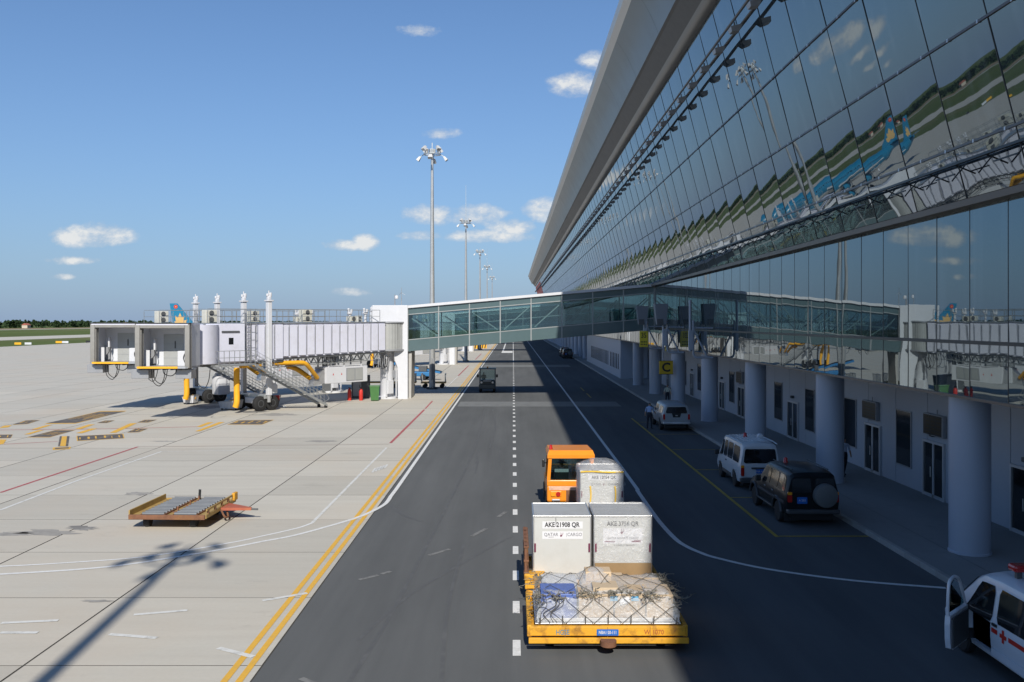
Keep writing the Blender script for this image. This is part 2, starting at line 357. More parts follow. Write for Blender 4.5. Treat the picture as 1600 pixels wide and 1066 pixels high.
# ------------------------------------------------------------------ painted markings
ZM = .020
def strip_pts(pts, w, z):
    vs = []; n = len(pts)
    for i, p in enumerate(pts):
        a, b = Vector(pts[max(i - 1, 0)]), Vector(pts[min(i + 1, n - 1)]); d = (b - a).normalized(); q = Vector((-d.y, d.x)) * w / 2
        vs += [(p[0] + q.x, p[1] + q.y, z), (p[0] - q.x, p[1] - q.y, z)]
    return vs, [(2 * i, 2 * i + 1, 2 * i + 3, 2 * i + 2) for i in range(n - 1)]
def smooth_path(pts, k=6):
    out = []; n = len(pts)
    for i in range(n - 1):
        p0, p1, p2, p3 = (Vector(pts[max(0, min(n - 1, i + d))]) for d in (-1, 0, 1, 2))
        for s in range(k):
            t = s / k; out.append(tuple(.5 * ((2 * p1) + (p2 - p0) * t + (2 * p0 - 5 * p1 + 4 * p2 - p3) * t * t + (3 * p1 - p0 - 3 * p2 + p3) * t ** 3)))
    return out + [tuple(pts[-1])]
def paint(name, pts, w, m, parent, z=ZM, smooth=False):
    if smooth: pts = smooth_path(pts)
    vs, fs = strip_pts(pts, w, z); return MB().add(vs, fs).build(name, m, parent)
def ipaint(name, uv, w, m, parent=apron, z=ZM, smooth=False): return paint(name, [px(*p) for p in uv], w, m, parent, z, smooth)
paint('yellow_edge_line', [(-5.61, -40), (-5.61, 60), (-5.61, 620)], .14, ym, apron)
paint('yellow_edge_line', [(-5.32, -40), (-5.32, 60), (-5.32, 620)], .14, ym, apron)
# white line of the road, swinging out over the apron
curve = [px(u, v) for u, v in ((602, 788), (580, 800.6), (551, 812), (503.5, 826), (456, 838.5), (408, 847.5), (360, 857), (293, 868.5), (167, 887), (0, 898.5), (-140, 905))]
line = [(-4.87, 620), (-4.87, 120), (-4.87, 60), (-4.87, 38), (-4.89, 36.4)]
paint('white_edge_line', line + smooth_path([(-4.89, 36.4)] + curve)[1:], .16, wm_, road, ZM + .002)
ipaint('white_line', [(604, 700), (487.6, 818)], .12, wm2)
ipaint('white_line', [(487.6, 818), (465, 826), (408, 839), (360, 849), (234, 870), (110, 880), (0, 886), (-140, 890)], .12, wm_, smooth=True)
ipaint('white_line', [(0, 798), (120, 752), (253, 706)], .13, wm2)
ipaint('white_line', [(253, 706), (460, 703.5)], .10, wm2)
ipaint('white_line', [(696, 607), (715.5, 588.5)], .12, wm2)
ipaint('red_line', [(610, 693), (663, 640.5)], .16, rm)
ipaint('red_line', [(664.5, 639), (675.7, 627)], .13, rm)
ipaint('red_line', [(716, 587.5), (732.4, 571.4)], .16, rm)
ipaint('red_line', [(743, 562), (752, 553)], .16, rm)
ipaint('red_line', [(0, 770.7), (215.6, 698.7)], .15, rm)
faint = mat('faded_red_paint', (.40, .33, .29), .85, var=.1, scale=4)
ipaint('faded_red_line', [(215.6, 698.7), (608, 694.5)], .12, faint)
ipaint('faded_red_line', [(0, 672.5), (150, 671), (310, 667.3)], .15, rm)
ipaint('faded_red_line', [(6, 694.7), (90, 690.4)], .12, rm)
for a, b in (((2, 975), (91, 970.8)), ((0, 990), (59, 990)), ((209, 962), (293, 955)), ((171, 992.5), (245, 998.4)), ((341, 1014), (396, 1028)), ((410, 940), (480, 928))):
    ipaint('white_dash', [a, b], .15, wm2, z=ZM + .003)
for a, b in (((561, 906), (591, 899)), ((596, 897), (611, 893)), ((670, 868), (703, 858)), ((737, 838), (760, 826)), ((470, 1060), (500, 1072)), ((778, 808), (790, 800))):
    ipaint('worn_dash', [a, b], .14, wm3, road, z=.004)
for k in range(52):
    y = 16.28 + 2.787 * k
    sheet('lane_dash', -.005, .165, y, y + .95, .004, wm_, road)
sheet('lane_line', .0, .16, 162, 600, .004, wm_, road)
sheet('stop_line', -2.6, -.1, 205, 219, .004, wm_, road); sheet('lane_line', -2.55, -2.2, 219, 300, .004, wm_, road)
sheet('worn_strip', -4.6, 9, 75.2, 79.8, .002, m_pale, road); sheet('worn_strip', -4.6, 9, 141, 148, .002, m_pale, road)
# right-hand white line turning towards the kerb
rl = [(5.22, 620), (5.22, 120), (5.22, 45), (5.2, 38)] + smooth_path([px(u, v) for u, v in ((996, 767), (1021.6, 803.8), (1038.9, 825.3), (1058.3, 844.8), (1075.6, 855.5), (1092.8, 863), (1118.7, 871.7), (1200, 889.5), (1330, 907), (1478, 919))])
paint('white_edge_line', rl, .17, wm_, road, .004)
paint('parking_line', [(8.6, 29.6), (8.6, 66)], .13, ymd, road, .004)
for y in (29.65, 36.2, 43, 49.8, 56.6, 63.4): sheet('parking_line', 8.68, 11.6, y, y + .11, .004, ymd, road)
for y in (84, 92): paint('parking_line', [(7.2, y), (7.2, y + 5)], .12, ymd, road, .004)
# faint tyre tracks and repairs
for zi, pts in enumerate(([(545, 1066), (640, 905), (742, 700), (757, 640)], [(560, 1000), (640, 930), (740, 870), (800, 838)], [(612, 790), (632, 806), (660, 815)], [(770, 640), (774, 670), (765, 700)], [(690, 1066), (700, 950), (725, 850)])):
    ipaint('tyre_mark', pts, .10, m_tyre, road, z=-.0015 + .0007 * zi, smooth=True)
for (x, y) in ((-1.9, 45.0), (-.75, 45.6), (-1.8, 42)): sheet('tyre_mark', x, x + .1, y, y + 4, -.0022, m_tyre, road)
# stand markings on the apron
SC = 3.478
def patch(name, pts, m, z): return MB().add([(*px(u / SC, 630 + v / SC), z) for u, v in pts], [tuple(range(len(pts)))]).build(name, m, apron)
def shrink(pts, k):
    cu = sum(p[0] for p in pts) / len(pts); cv_ = sum(p[1] for p in pts) / len(pts); return [(cu + (u - cu) * k[0], cv_ + (v - cv_) * k[1]) for u, v in pts]
def lattice(pts, m, n, seed):
    """worn figures: broken strokes inside a four-cornered patch"""
    rnd = random.Random(seed); b = MB(); a = [Vector(px(u / SC, 630 + v / SC)) for u, v in pts]
    def P(s, t): return a[0].lerp(a[1], s).lerp(a[3].lerp(a[2], s), t)
    for k in range(n):
        s = (k + .5) / n + rnd.uniform(-.02, .02); t0 = rnd.uniform(.25, .4); t1 = rnd.uniform(.6, .78); w = rnd.uniform(.05, .16) / n
        q = [P(s - w, t0), P(s + w, t0), P(s + w, t1), P(s - w, t1)]; b.add([(p.x, p.y, ZM + .008) for p in q], [(0, 1, 2, 3)])
    return b.build('worn_figures', m, apron)
for i, (pts, n) in enumerate((([(240, 115), (410, 113), (690, 43), (545, 45)], 9), ([(415, 180), (670, 168), (677, 193), (418, 208)], 6), ([(145, 188), (270, 188), (410, 148), (300, 148)], 7), ([(1235, 118), (1425, 118), (1490, 92), (1295, 95)], 5),
                 ([(690, 162), (755, 160), (805, 140), (735, 140)], 3), ([(65, 120), (150, 115), (220, 93), (140, 95)], 3), ([(525, 110), (580, 110), (625, 95), (570, 96)], 3), ([(745, 107), (805, 107), (855, 91), (785, 92)], 3), ([(-20, 173), (70, 172), (58, 192), (-20, 194)], 2))):
    patch('stand_marking_border', pts, ym, ZM); patch('stand_marking', shrink(pts, (.96, .90)), bm_, ZM + .004); lattice(pts, ym, n, i)
for pts in ([(1060, 155), (1085, 155), (1220, 105), (1190, 105)], [(1068, 130), (1092, 131), (1160, 106), (1130, 106)], [(170, 145), (200, 145), (285, 120), (250, 122)], [(130, 172), (160, 172), (240, 148), (205, 150)], [(405, 143), (440, 143), (515, 117), (480, 118)],
            [(412, 165), (445, 166), (530, 140), (495, 140)], [(595, 163), (630, 163), (745, 110), (705, 112)], [(-5, 138), (45, 133), (65, 121), (20, 125)], [(-10, 200), (35, 200), (18, 225), (-10, 228)]):
    patch('stand_marking', pts, ym, ZM + .004)
patch('stand_marking_border', [(315, 237), (370, 237), (378, 181), (325, 182)], bm_, ZM); patch('stand_marking', [(326, 236), (357, 236), (364, 182), (337, 182)], ym, ZM + .004)
patch('stand_marking_border', [(285, 256), (380, 252), (386, 239), (288, 243)], ym, ZM); patch('stand_marking', [(297, 252), (372, 249), (376, 242), (300, 245)], bm_, ZM + .004)
for k in range(5):
    u = 582 + k * 4.5; ipaint('worn_dash', [(u, 739 - k * 1.6), (u + 5, 732 - k * 1.4)], .12, wm2)

# oil and water stains with ragged outlines
m_stain = mat('old_stain', (.30, .285, .26), .9, var=.25, scale=2.5, dirt=.8, dirtcol=(.42, .40, .37), dscale=1.6)
m_oil = mat('oil_stain', (.20, .19, .175), .85, var=.25, scale=3, dirt=.8, dirtcol=(.36, .345, .32), dscale=2.2)
srn = random.Random(21)
for (u, v, ru, rv, m) in ((72, 833, 62, 5, m_stain), (128, 826, 26, 4, m_oil), (216, 772, 22, 3, m_stain), (20, 835, 40, 3, m_stain), (505, 690, 30, 1.5, m_stain), (430, 648, 40, 2.2, m_stain), (330, 636, 42, 3, m_oil), (520, 628, 30, 2, m_stain), (395, 644, 26, 1.6, m_oil), (150, 940, 30, 2, m_stain), (255, 690, 20, 1, m_stain)):
    pts = [px(u + ru * math.cos(a) * k, v + rv * math.sin(a) * k) for a, k in [(2 * math.pi * i / 26, srn.uniform(.55, 1.15)) for i in range(26)]]
    MB().add([(x, y, .0155) for x, y in pts], [tuple(range(26))]).build('stain', m, apron)

# ------------------------------------------------------------------ raised pavement along the terminal
pavement = MB().box(11.78, 16.5, -60, 420, -.02, .15).build('pavement', m_pave); pavement['kind'] = 'structure'
ks = MB().cbox(0, .16, .006, .994, -.02, .157, .02).mesh('kerb_stone', m_kerb)
for k in range(16, 96): link('kerb_stone', ks, pavement, (11.62, k, 0))
b = MB().box(11.62, 11.78, 96, 420, -.02, .157).box(11.62, 11.78, -60, 16, -.02, .157).build('kerb_run', m_kerb, pavement)
for k in range(8): sheet('pavement_joint', 13.02, 13.05, 16 + k * 10, 25.99 + k * 10, .154, dgrey, pavement)

# ------------------------------------------------------------------ far edge of the airfield
m_leaf = mat('woodland_leaves', (.030, .052, .022), .9, var=.5, scale=.15, spec=.1)
rnd = random.Random(5); b = MB()
for k in range(620):
    y = -100 + k * 5.2 + rnd.uniform(-3, 3); x = -548 - rnd.uniform(0, 40); hgt = rnd.uniform(5.0, 9.5); wd = rnd.uniform(3, 6)
    for q in range(34):
        r = abs(rnd.gauss(0, .45)); a = rnd.uniform(0, 6.28); z = rnd.uniform(.0, 1) ** .8; rad = wd * (1 - .55 * z) * min(1, .4 + r)
        c = Vector((x + math.cos(a) * rad, y + math.sin(a) * rad, z * hgt)); s = rnd.uniform(.7, 1.7)
        e1 = Vector((rnd.uniform(-1, 1), rnd.uniform(-1, 1), rnd.uniform(-.6, .6))).normalized() * s; e2 = e1.cross(Vector((rnd.uniform(-1, 1), rnd.uniform(-1, 1), rnd.uniform(-1, 1)))).normalized() * s
        b.add([c - e1 - e2 * .6, c + e1 - e2, c + e1 * .7 + e2, c - e1 * .6 + e2 * .8], [(0, 1, 2, 3)])
wood = b.build('distant_woodland', m_leaf); tag(wood, 'dark green tree line along the far edge of the airfield', 'trees', kind='stuff')
# low scrub belt that fills the feet of the trees and runs on to the horizon
b = MB()
for k in range(900):
    y = 300 + k * 6.5; x = -600 - rnd.uniform(0, 70)
    for q in range(6):
        c = Vector((x + rnd.uniform(-4, 4), y + rnd.uniform(-4, 4), rnd.uniform(0, 6))); s = rnd.uniform(1.5, 3)
        e1 = Vector((rnd.uniform(-1, 1), rnd.uniform(-1, 1), rnd.uniform(-.4, .4))).normalized() * s; e2 = Vector((0, 0, s * .9))
        b.add([c - e1, c + e1, c + e1 * .7 + e2, c - e1 * .6 + e2], [(0, 1, 2, 3)])
tag(b.build('distant_scrub', m_leaf), 'low scrub and hedges behind the far tree line', 'scrub', kind='stuff')
housew = mat('house_wall', (.55, .47, .38), .8, var=.08); houser = mat('house_roof', (.38, .12, .08), .8, var=.12)
for (u, v, w, hh, lab) in ((196, 508, 9, 4, 'small pale house with red roof among far trees, nearer the tail'), (172, 509, 6, 3, 'smallest pale house by the far tree line above the left cab'), (41, 508, 7, 3.5, 'pale house among the far trees near left edge')):
    x = -536; y = F * x / (u - VX); e = empty('distant_house', (x, y, -.06), 0, lab, 'house', 'houses at the airfield edge')
    MB().box(-3, 3, -w / 2, w / 2, 0, hh).build('wall', housew, e); MB().prism([(-3.5, hh), (3.5, hh), (0, hh + 2)], 'y', -w / 2 - .4, w / 2 + .4).build('roof', houser, e)
    MB().box(3, 3.05, -w * .2, w * .05, .8, 2.2).build('window', winglass, e)
# taxiway signs
for i, (u, v, m, lab) in enumerate(((28, 540, yellow, 'yellow taxiway sign standing alone near left edge'), (44, 540, white, 'white taxiway sign right beside the leftmost yellow one'), (92, 537.5, yellow, 'second yellow taxiway sign in the grass strip'), (102, 537.5, white, 'white taxiway sign left of the near jet bridge cab'), (139, 536.5, blackp, 'dark taxiway sign just left of the jet bridge cab'))):
    x, y = px(u, v, -.06); e = empty('taxiway_sign', (x, y, -.06), 0, lab, 'sign', 'signs in the grass by the taxiway')
    MB().cbox(-1.0, 1.0, -.12, .12, .25, .9, .04).build('panel', m, e); MB().box(-.8, -.7, -.05, .05, 0, .26).build('leg', dgrey, e); MB().box(.7, .8, -.05, .05, 0, .26).build('leg', dgrey, e)
# ------------------------------------------------------------------ terminal building
def facade_glass(name, base, ior, tint, rough=.012, wav=.12):
    m = bpy.data.materials.new(name); m.use_nodes = True; t = m.node_tree; b = t.nodes['Principled BSDF']
    b.inputs['Base Color'].default_value = (*base, 1); b.inputs['Roughness'].default_value = rough; b.inputs['IOR'].default_value = ior
    b.inputs['Specular Tint'].default_value = (*tint, 1)
    g = N(t, 'ShaderNodeNewGeometry')
    n = N(t, 'ShaderNodeTexNoise'); n.inputs['Scale'].default_value = .75; n.inputs['Detail'].default_value = 1.5
    t.links.new(g.outputs['Position'], n.inputs['Vector'])
    bp = N(t, 'ShaderNodeBump'); bp.inputs['Strength'].default_value = wav; bp.inputs['Distance'].default_value = .05
    t.links.new(n.outputs['Fac'], bp.inputs['Height']); t.links.new(bp.outputs[0], b.inputs['Normal'])
    oi = N(t, 'ShaderNodeObjectInfo'); k = math_node(t, 'MULTIPLY_ADD', oi.outputs['Random'], .6, .7)
    hm = N(t, 'ShaderNodeVectorMath', operation='SCALE'); hm.inputs[0].default_value = base; t.links.new(k, hm.inputs['Scale']); mp = N(t, 'ShaderNodeMapping'); mp.inputs['Scale'].default_value = (1.2, 1.5, .06); t.links.new(g.outputs['Position'], mp.inputs[0])
    st = N(t, 'ShaderNodeTexNoise'); st.inputs['Scale'].default_value = 1.0; st.inputs['Detail'].default_value = 4; t.links.new(mp.outputs[0], st.inputs['Vector'])
    fm = math_node(t, 'MULTIPLY', math_node(t, 'SUBTRACT', st.outputs['Fac'], .56), 3.0, clamp=True)
    dm = N(t, 'ShaderNodeMix', data_type='RGBA'); dm.inputs[7].default_value = (.13, .16, .18, 1); t.links.new(fm, dm.inputs[0]); t.links.new(hm.outputs[0], dm.inputs[6])   # dusty streaks
    t.links.new(dm.outputs[2], b.inputs['Base Color'])
    return m
g_up = facade_glass('upper_curtain_glass', (.026, .036, .046), 2.75, (.75, .91, 1.0), wav=.035)
g_lo = facade_glass('lower_curtain_glass', (.020, .034, .042), 2.7, (.75, .93, 1.0), wav=.02)
mull = mat('dark_mullion', (.03, .035, .038), .4, metal=.3, var=.1)
railm = mat('bronze_rail', (.13, .115, .105), .4, metal=.5, var=.1)
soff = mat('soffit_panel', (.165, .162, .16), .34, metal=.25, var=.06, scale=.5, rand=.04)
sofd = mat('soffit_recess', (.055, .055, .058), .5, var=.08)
fasc = mat('roof_fascia', (.58, .59, .60), .4, metal=.2, var=.05)
roofm = mat('roof_sheet', (.5, .5, .5), .5, metal=.2, var=.05)
redp = mat('reflected_red', (.55, .05, .05), .5, var=.08)
terminal = empty('terminal_building', (12.9, 170, 0), 0, 'long glass terminal with outward leaning facade and deep curved eaves', 'building')
TO = Vector((12.9, 170, 0))
def tpart(b, name, m, parent=None, smooth=None):
    """vertices given in world coordinates; the part hangs under the building"""
    me = b.mesh(name, m, smooth); o = link(name, me, parent or terminal)
    o.location = -TO if parent is None else (0, 0, 0)
    return o
Y0, Y1 = -60.0, 388.0
XG, ZG0, ZG1, ZGM = 12.9, 4.86, 10.22, 6.42          # lower vertical glass
XB, ZB, LEAN = 12.6, 10.42, -.26                     # foot and lean of the upper glass
def up(z, off=0.0):
    n = Vector((-.968, -.2517)); return XB + LEAN * (z - ZB) + n.x * off, z + n.y * off
ROWS = [10.42, 11.80, 14.45, 17.16, 20.07, 21.96]
BAY = 3.1; NB0 = -8
# panes of the upper facade, slightly pillowed glass, each its own piece while they read apart
def pane_mesh(w, h, seed, sag=.0075):
    rn = random.Random(seed); a, c = rn.uniform(-.7, .7), rn.uniform(-.7, .7); ph = rn.uniform(0, 6.28)
    def fn(s, t):
        p, q = 2 * s - 1, 2 * t - 1
        d = sag * (1 - p * p) * (1 - .5 * q * q) * (1 + .25 * a) + sag * .35 * math.sin(2.4 * p + 2.0 * q + ph) + .0012 * a * p * q
        return (s * w, t * h, d)
    b = MB().grid(fn, 8, 6)
    me = bpy.data.meshes.new('glass_pane'); me.from_pydata(b.v, [], b.f); me.shade_smooth(); me.update(); return me
tilt = math.atan2(-LEAN, 1.0)
# local pane axes: x -> -Y(world) , y -> up the lean, z -> outward normal
def pane_matrix(y, z, x, lean, jitter):
    upv = Vector((-math.sin(lean), 0, math.cos(lean))); ax = Vector((0, -1, 0)); nrm = ax.cross(upv)
    m3 = Matrix((ax, upv, nrm)).transposed()
    j = Euler((random.gauss(0, jitter), random.gauss(0, jitter), 0)).to_matrix()
    m = (m3 @ j).to_4x4(); m.translation = Vector((x, y, z)) - TO; return m
for r in range(5):
    z0, z1 = ROWS[r], ROWS[r + 1]; hgt = (z1 - z0) / math.cos(tilt)
    ms = [pane_mesh(BAY - .03, hgt - .03, 10 * r + s) for s in range(5)]
    for me in ms: me.materials.append(g_up)
    far = MB()
    for k in range(-23, 118):
        y = 22.16 + BAY * k
        if y > Y1: break
        x, z = up(z0 + .012)
        if -5 <= k <= 26:
            o = link('glass_pane', ms[(k * 3 + r) % 5], terminal); o.matrix_local = pane_matrix(y - .015, z, x, tilt, .0007)
        else:
            me = ms[(k * 3 + r) % 5]; M4 = pane_matrix(y - .015, z, x, tilt, .0007); far.add([M4 @ q.co for q in me.vertices], [tuple(p.vertices) for p in me.polygons])
    me = bpy.data.meshes.new('distant_glass_panes'); me.from_pydata(far.v, [], far.f); me.materials.append(g_up); me.shade_smooth()
    tag(link('distant_glass_panes', me, terminal), kind='stuff')
# backing behind the upper glass
tpart(MB().add([(up(ZB - .1, -.08)[0], Y0, up(ZB - .1, -.08)[1]), (up(ZB - .1, -.08)[0], Y1, up(ZB - .1, -.08)[1]), (up(21.96, -.08)[0], Y1, 21.96), (up(21.96, -.08)[0], Y0, 21.96)], [(0, 1, 2, 3)]), 'glass_backing', blackp)
# mullions of the upper facade
b = None; far = MB()
for k in range(-23, 118):
    y = 22.16 + BAY * k
    if y > Y1: break
    a0, a1 = up(ZB, .0), up(21.95, .0)
    tgt = MB() if -5 <= k <= 34 else far
    tgt.bar((a0[0], y, a0[1]), (a1[0], y, a1[1]), .026, .03)
    if tgt is not far: tpart(tgt, 'mullion', mull)
tag(tpart(far, 'distant_mullions', mull), kind='stuff')
# horizontal rails with clamps
for ri, z in enumerate((20.07, 17.16, 14.45, 11.80)):
    p = up(z, .03)
    rail = tpart(MB().box(p[0] - .02, p[0] + .03, Y0, Y1, p[1] - .035, p[1] + .035), 'facade_rail', railm)
    cl = MB().cbox(-.012, .02, -.03, .03, -.05, .05, .006).mesh('rail_clamp', alum)
    for k in range(-8, 42):
        link('rail_clamp', cl, rail, (p[0] - .02, 22.16 + BAY * .5 * k + .4, p[1]))
# upper boom with a box lamp in every bay
p = up(19.9, .75); p2 = up(19.9, .35)
boom = tpart(MB().cyl((p[0], Y0, p[1] + .16), (p[0], Y1, p[1] + .16), .06, n=10).cyl((p2[0], Y0, p2[1] - .05), (p2[0], Y1, p2[1] - .05), .055, n=8), 'cleaning_boom', railm)
lm = MB().add([(-.22, -.30, -.06), (.30, -.30, .06), (.30, .30, .06), (-.22, .30, -.06), (-.16, -.22, -.26), (.18, -.22, -.22), (.18, .22, -.22), (-.16, .22, -.26)], [(3, 2, 1, 0)[::-1], (4, 5, 6, 7), (0, 1, 5, 4), (1, 2, 6, 5), (2, 3, 7, 6), (3, 0, 4, 7)]).box(-.03, .03, -.03, .03, -.05, .2).mesh('facade_lamp', greym)
for k in range(-10, 117): link('facade_lamp', lm, boom, (p[0] + .12, 22.16 + BAY * k + 1.5, p[1] - .02))
# gutter rail with brackets near the foot of the leaning glass
p = up(11.35, .55)
gut = tpart(MB().box(p[0] - .05, p[0] + .05, Y0, Y1, p[1] - .03, p[1] + .04), 'gutter_rail', mull)
g2 = up(11.1, .02)
br = MB().bar((p[0] + .05, 0, p[1] - .02), (g2[0], 0, g2[1] - .12), .03, .035).bar((p[0] + .05, 1.5, p[1] - .02), (g2[0], 1.5, g2[1] - .12), .03, .035).bar((p[0] + .12, 0.2, p[1] - .22), (p[0] + .12, 1.3, p[1] - .22), .035, .035).mesh('gutter_bracket', mull)
for k in range(-6, 60): link('gutter_bracket', br, gut, (0, 24.4 + BAY * k, 0))
# ledge between upper and lower glass
q = up(ZB, .06)
tpart(MB().prism([(q[0], ZB - .02), (q[0] + .02, ZB - .2), (XG - .06, ZG1 - .02), (XG + .8, ZG1 - .02), (XG + .8, ZB + .02)], 'y', Y0, Y1), 'ledge', railm)
# lower glass: 2 m bays, a transom
lower_ms = {}
for r, (z0, z1) in enumerate(((ZG0, ZGM), (ZGM, ZG1))):
    ms = [pane_mesh(2.0 - .02, z1 - z0 - .02, 70 + 10 * r + s, .0016) for s in range(4)]
    for me in ms: me.materials.append(g_lo)
    far = MB()
    for k in range(-40, 183):
        y = 23.7 + 2.0 * k
        if y > Y1: break
        if -2 <= k <= 36:
            o = link('glass_pane', ms[(k * 3 + r) % 4], terminal); o.matrix_local = pane_matrix(y - .01, z0 + .01, XG, 0, .0006)
        else:
            me = ms[(k * 3 + r) % 4]; M4 = pane_matrix(y - .01, z0 + .01, XG, 0, .0006); far.add([M4 @ v.co for v in me.vertices], [tuple(f.vertices) for f in me.polygons])
    me = bpy.data.meshes.new('distant_glass_panes'); me.from_pydata(far.v, [], far.f); me.materials.append(g_lo); me.shade_smooth()
    tag(link('distant_glass_panes', me, terminal), kind='stuff')
tpart(MB().add([(XG + .08, Y0, ZG0), (XG + .08, Y1, ZG0), (XG + .08, Y1, ZG1), (XG + .08, Y0, ZG1)], [(0, 1, 2, 3)]), 'glass_backing', blackp)
far = MB()
for k in range(-40, 183):
    y = 23.7 + 2.0 * k
    if y > Y1: break
    if -2 <= k <= 50: tpart(MB().box(XG - .006, XG + .03, y - .018, y + .018, ZG0, ZG1), 'mullion', mull)
    else: far.box(XG - .006, XG + .03, y - .018, y + .018, ZG0, ZG1)
tag(tpart(far, 'distant_mullions', mull), kind='stuff')
tpart(MB().box(XG - .05, XG + .04, Y0, Y1, ZGM - .05, ZGM + .05), 'transom', mull)
tpart(MB().box(XG - .06, XG + .06, Y0, Y1, ZG0 - .06, ZG0 + .02), 'bottom_rail', railm)
# soffit over the pavement and ground-floor wall with recessed panels
tpart(MB().add([(XG - .04, Y0, ZG0 - .065), (XG - .04, Y1, ZG0 - .065), (17, Y1, ZG0 - .065), (17, Y0, ZG0 - .065)], [(0, 1, 2, 3)]), 'soffit', wallw)
tpart(MB().box(16.45, 17.5, Y0, Y1, .13, ZG0 - .07), 'wall_core', dgrey)
pm = MB().cbox(0, .08, .02, 2.98, .15, ZG0 - .07, .012).mesh('wall_panel', wallw)
for k in range(-6, 60):
    if 1 <= k: link('wall_panel', pm, terminal, Vector((16.4, 18 + 3 * (k - 1), 0)) - TO)
tpart(MB().box(16.4, 16.48, Y0, 18, .15, ZG0 - .07).box(16.4, 16.48, 198, Y1, .15, ZG0 - .07), 'wall_panel', wallw)
colmesh = MB().lathe([(.60, .15), (.60, .2), (.575, .22), (.575, ZG0 - .07)], (0, 0, 0), 'z', 32).mesh('column', colm, 40)
for k in range(-6, 30):
    y = 27.1 + 11.95 * k
    if 108 < y < 163: continue
    link('column', colmesh, terminal, Vector((13.6, y, 0)) - TO)
# doors and windows of the ground floor
framem = mat('door_frame', (.55, .56, .58), .4, metal=.4, var=.04)
def wall_door(y0, y1, z1=2.35):
    d = tpart(MB().box(16.36, 16.42, y0 + .07, y1 - .07, .16, z1 - .07), 'door', winglass)
    fr = MB().box(16.31, 16.43, y0, y0 + .09, .15, z1).box(16.31, 16.43, y1 - .09, y1, .15, z1).box(16.31, 16.43, y0 + .09, y1 - .09, z1 - .09, z1).box(16.33, 16.43, (y0 + y1) / 2 - .06, (y0 + y1) / 2 + .06, .15, z1 - .09).box(16.33, 16.43, y0 + .09, y1 - .09, .15, .27)
    link('door_frame', fr.mesh('door_frame', framem), d)
    hd = MB().cyl((16.28, (y0 + y1) / 2 + .1, .95), (16.28, (y0 + y1) / 2 + .1, 1.35), .02, n=6); link('handle', hd.mesh('handle', alum), d)
    MBl = MB().cbox(16.22, 16.40, (y0 + y1) / 2 - .12, (y0 + y1) / 2 + .12, z1 + .18, z1 + .34, .03); link('door_lamp', MBl.mesh('door_lamp', dgrey), d)
def wall_window(y0, y1, z0=.95, z1=3.3):
    d = tpart(MB().box(16.37, 16.42, y0 + .05, y1 - .05, z0 + .05, z1 - .05), 'window', winglass)
    fr = MB().box(16.35, 16.43, y0, y0 + .05, z0, z1).box(16.35, 16.43, y1 - .05, y1, z0, z1).box(16.35, 16.43, y0 + .05, y1 - .05, z1 - .05, z1).box(16.35, 16.43, y0 + .05, y1 - .05, z0, z0 + .05)
    link('window_frame', fr.mesh('window_frame', greym), d)
for a in ((28.0, 29.9), (34.5, 36.3), (40.5, 42.3), (52.2, 54.2), (64.2, 66.2), (70.3, 72.1), (82.2, 84.0), (89, 90.8), (95, 96.8)): wall_door(*a)
for a in ((31.4, 32.8), (37.4, 38.9), (43.4, 45.0), (49.4, 51.0), (55.3, 57.0), (59.5, 61), (67.3, 68.9), (79.0, 80.7), (86, 87.5), (92.5, 94)): wall_window(*a)
# projecting block far along, with its row of slit windows
tpart(MB().box(13.0, 16.3, 110, 160, .15, ZG0 - .075), 'projecting_block', wallw)
for k in range(22):
    y = 112 + k * 1.75 + (1.6 if k > 5 else 0)
    tpart(MB().box(12.97, 13.02, y, y + .62, 1.15, 3.05), 'window', winglass)
# eaves: fascia, soffit panels, recess, roof sheet
PR = [(6.43, 26.45), (6.55, 26.1), (6.92, 25.8)]
S0, S1 = (6.92, 25.8), (8.25, 23.32); D0, D1 = (8.25, 23.32), (9.02, 22.36); L1 = (9.57, 21.97)
roof = tpart(MB().add([(x, y, z) for y in (Y0, Y1) for (x, z) in ((6.43, 26.45), (14, 28.5), (45, 31))], [(0, 1, 4, 3), (1, 2, 5, 4)]), 'roof', roofm)
def eave(name, poly, m, ya=Y0, yb=Y1, parent=None, smooth=None):
    n = len(poly); vs = [(x, y, z) for y in (ya, yb) for (x, z) in poly]
    return tpart(MB().add(vs, [(i, i + 1, n + i + 1, n + i) for i in range(n - 1)]), name, m, parent, smooth)
eave('fascia', PR, fasc, parent=roof)
sf = [(S0[0] + (S1[0] - S0[0]) * t + .10 * math.sin(math.pi * t), S0[1] + (S1[1] - S0[1]) * t + .06 * math.sin(math.pi * t)) for t in [k / 6 for k in range(7)]]
pl = 9.3; nP = int((Y1 - Y0) / pl)
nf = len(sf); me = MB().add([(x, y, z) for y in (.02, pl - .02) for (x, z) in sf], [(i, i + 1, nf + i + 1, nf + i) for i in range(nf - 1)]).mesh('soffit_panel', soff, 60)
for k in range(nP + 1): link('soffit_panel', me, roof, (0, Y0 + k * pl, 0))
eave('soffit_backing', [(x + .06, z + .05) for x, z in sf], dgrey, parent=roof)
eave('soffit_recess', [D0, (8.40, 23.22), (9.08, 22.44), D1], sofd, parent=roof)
eave('soffit_band', [D1, (9.15, 22.16), (9.33, 22.03), L1], soff, parent=roof, smooth=70)
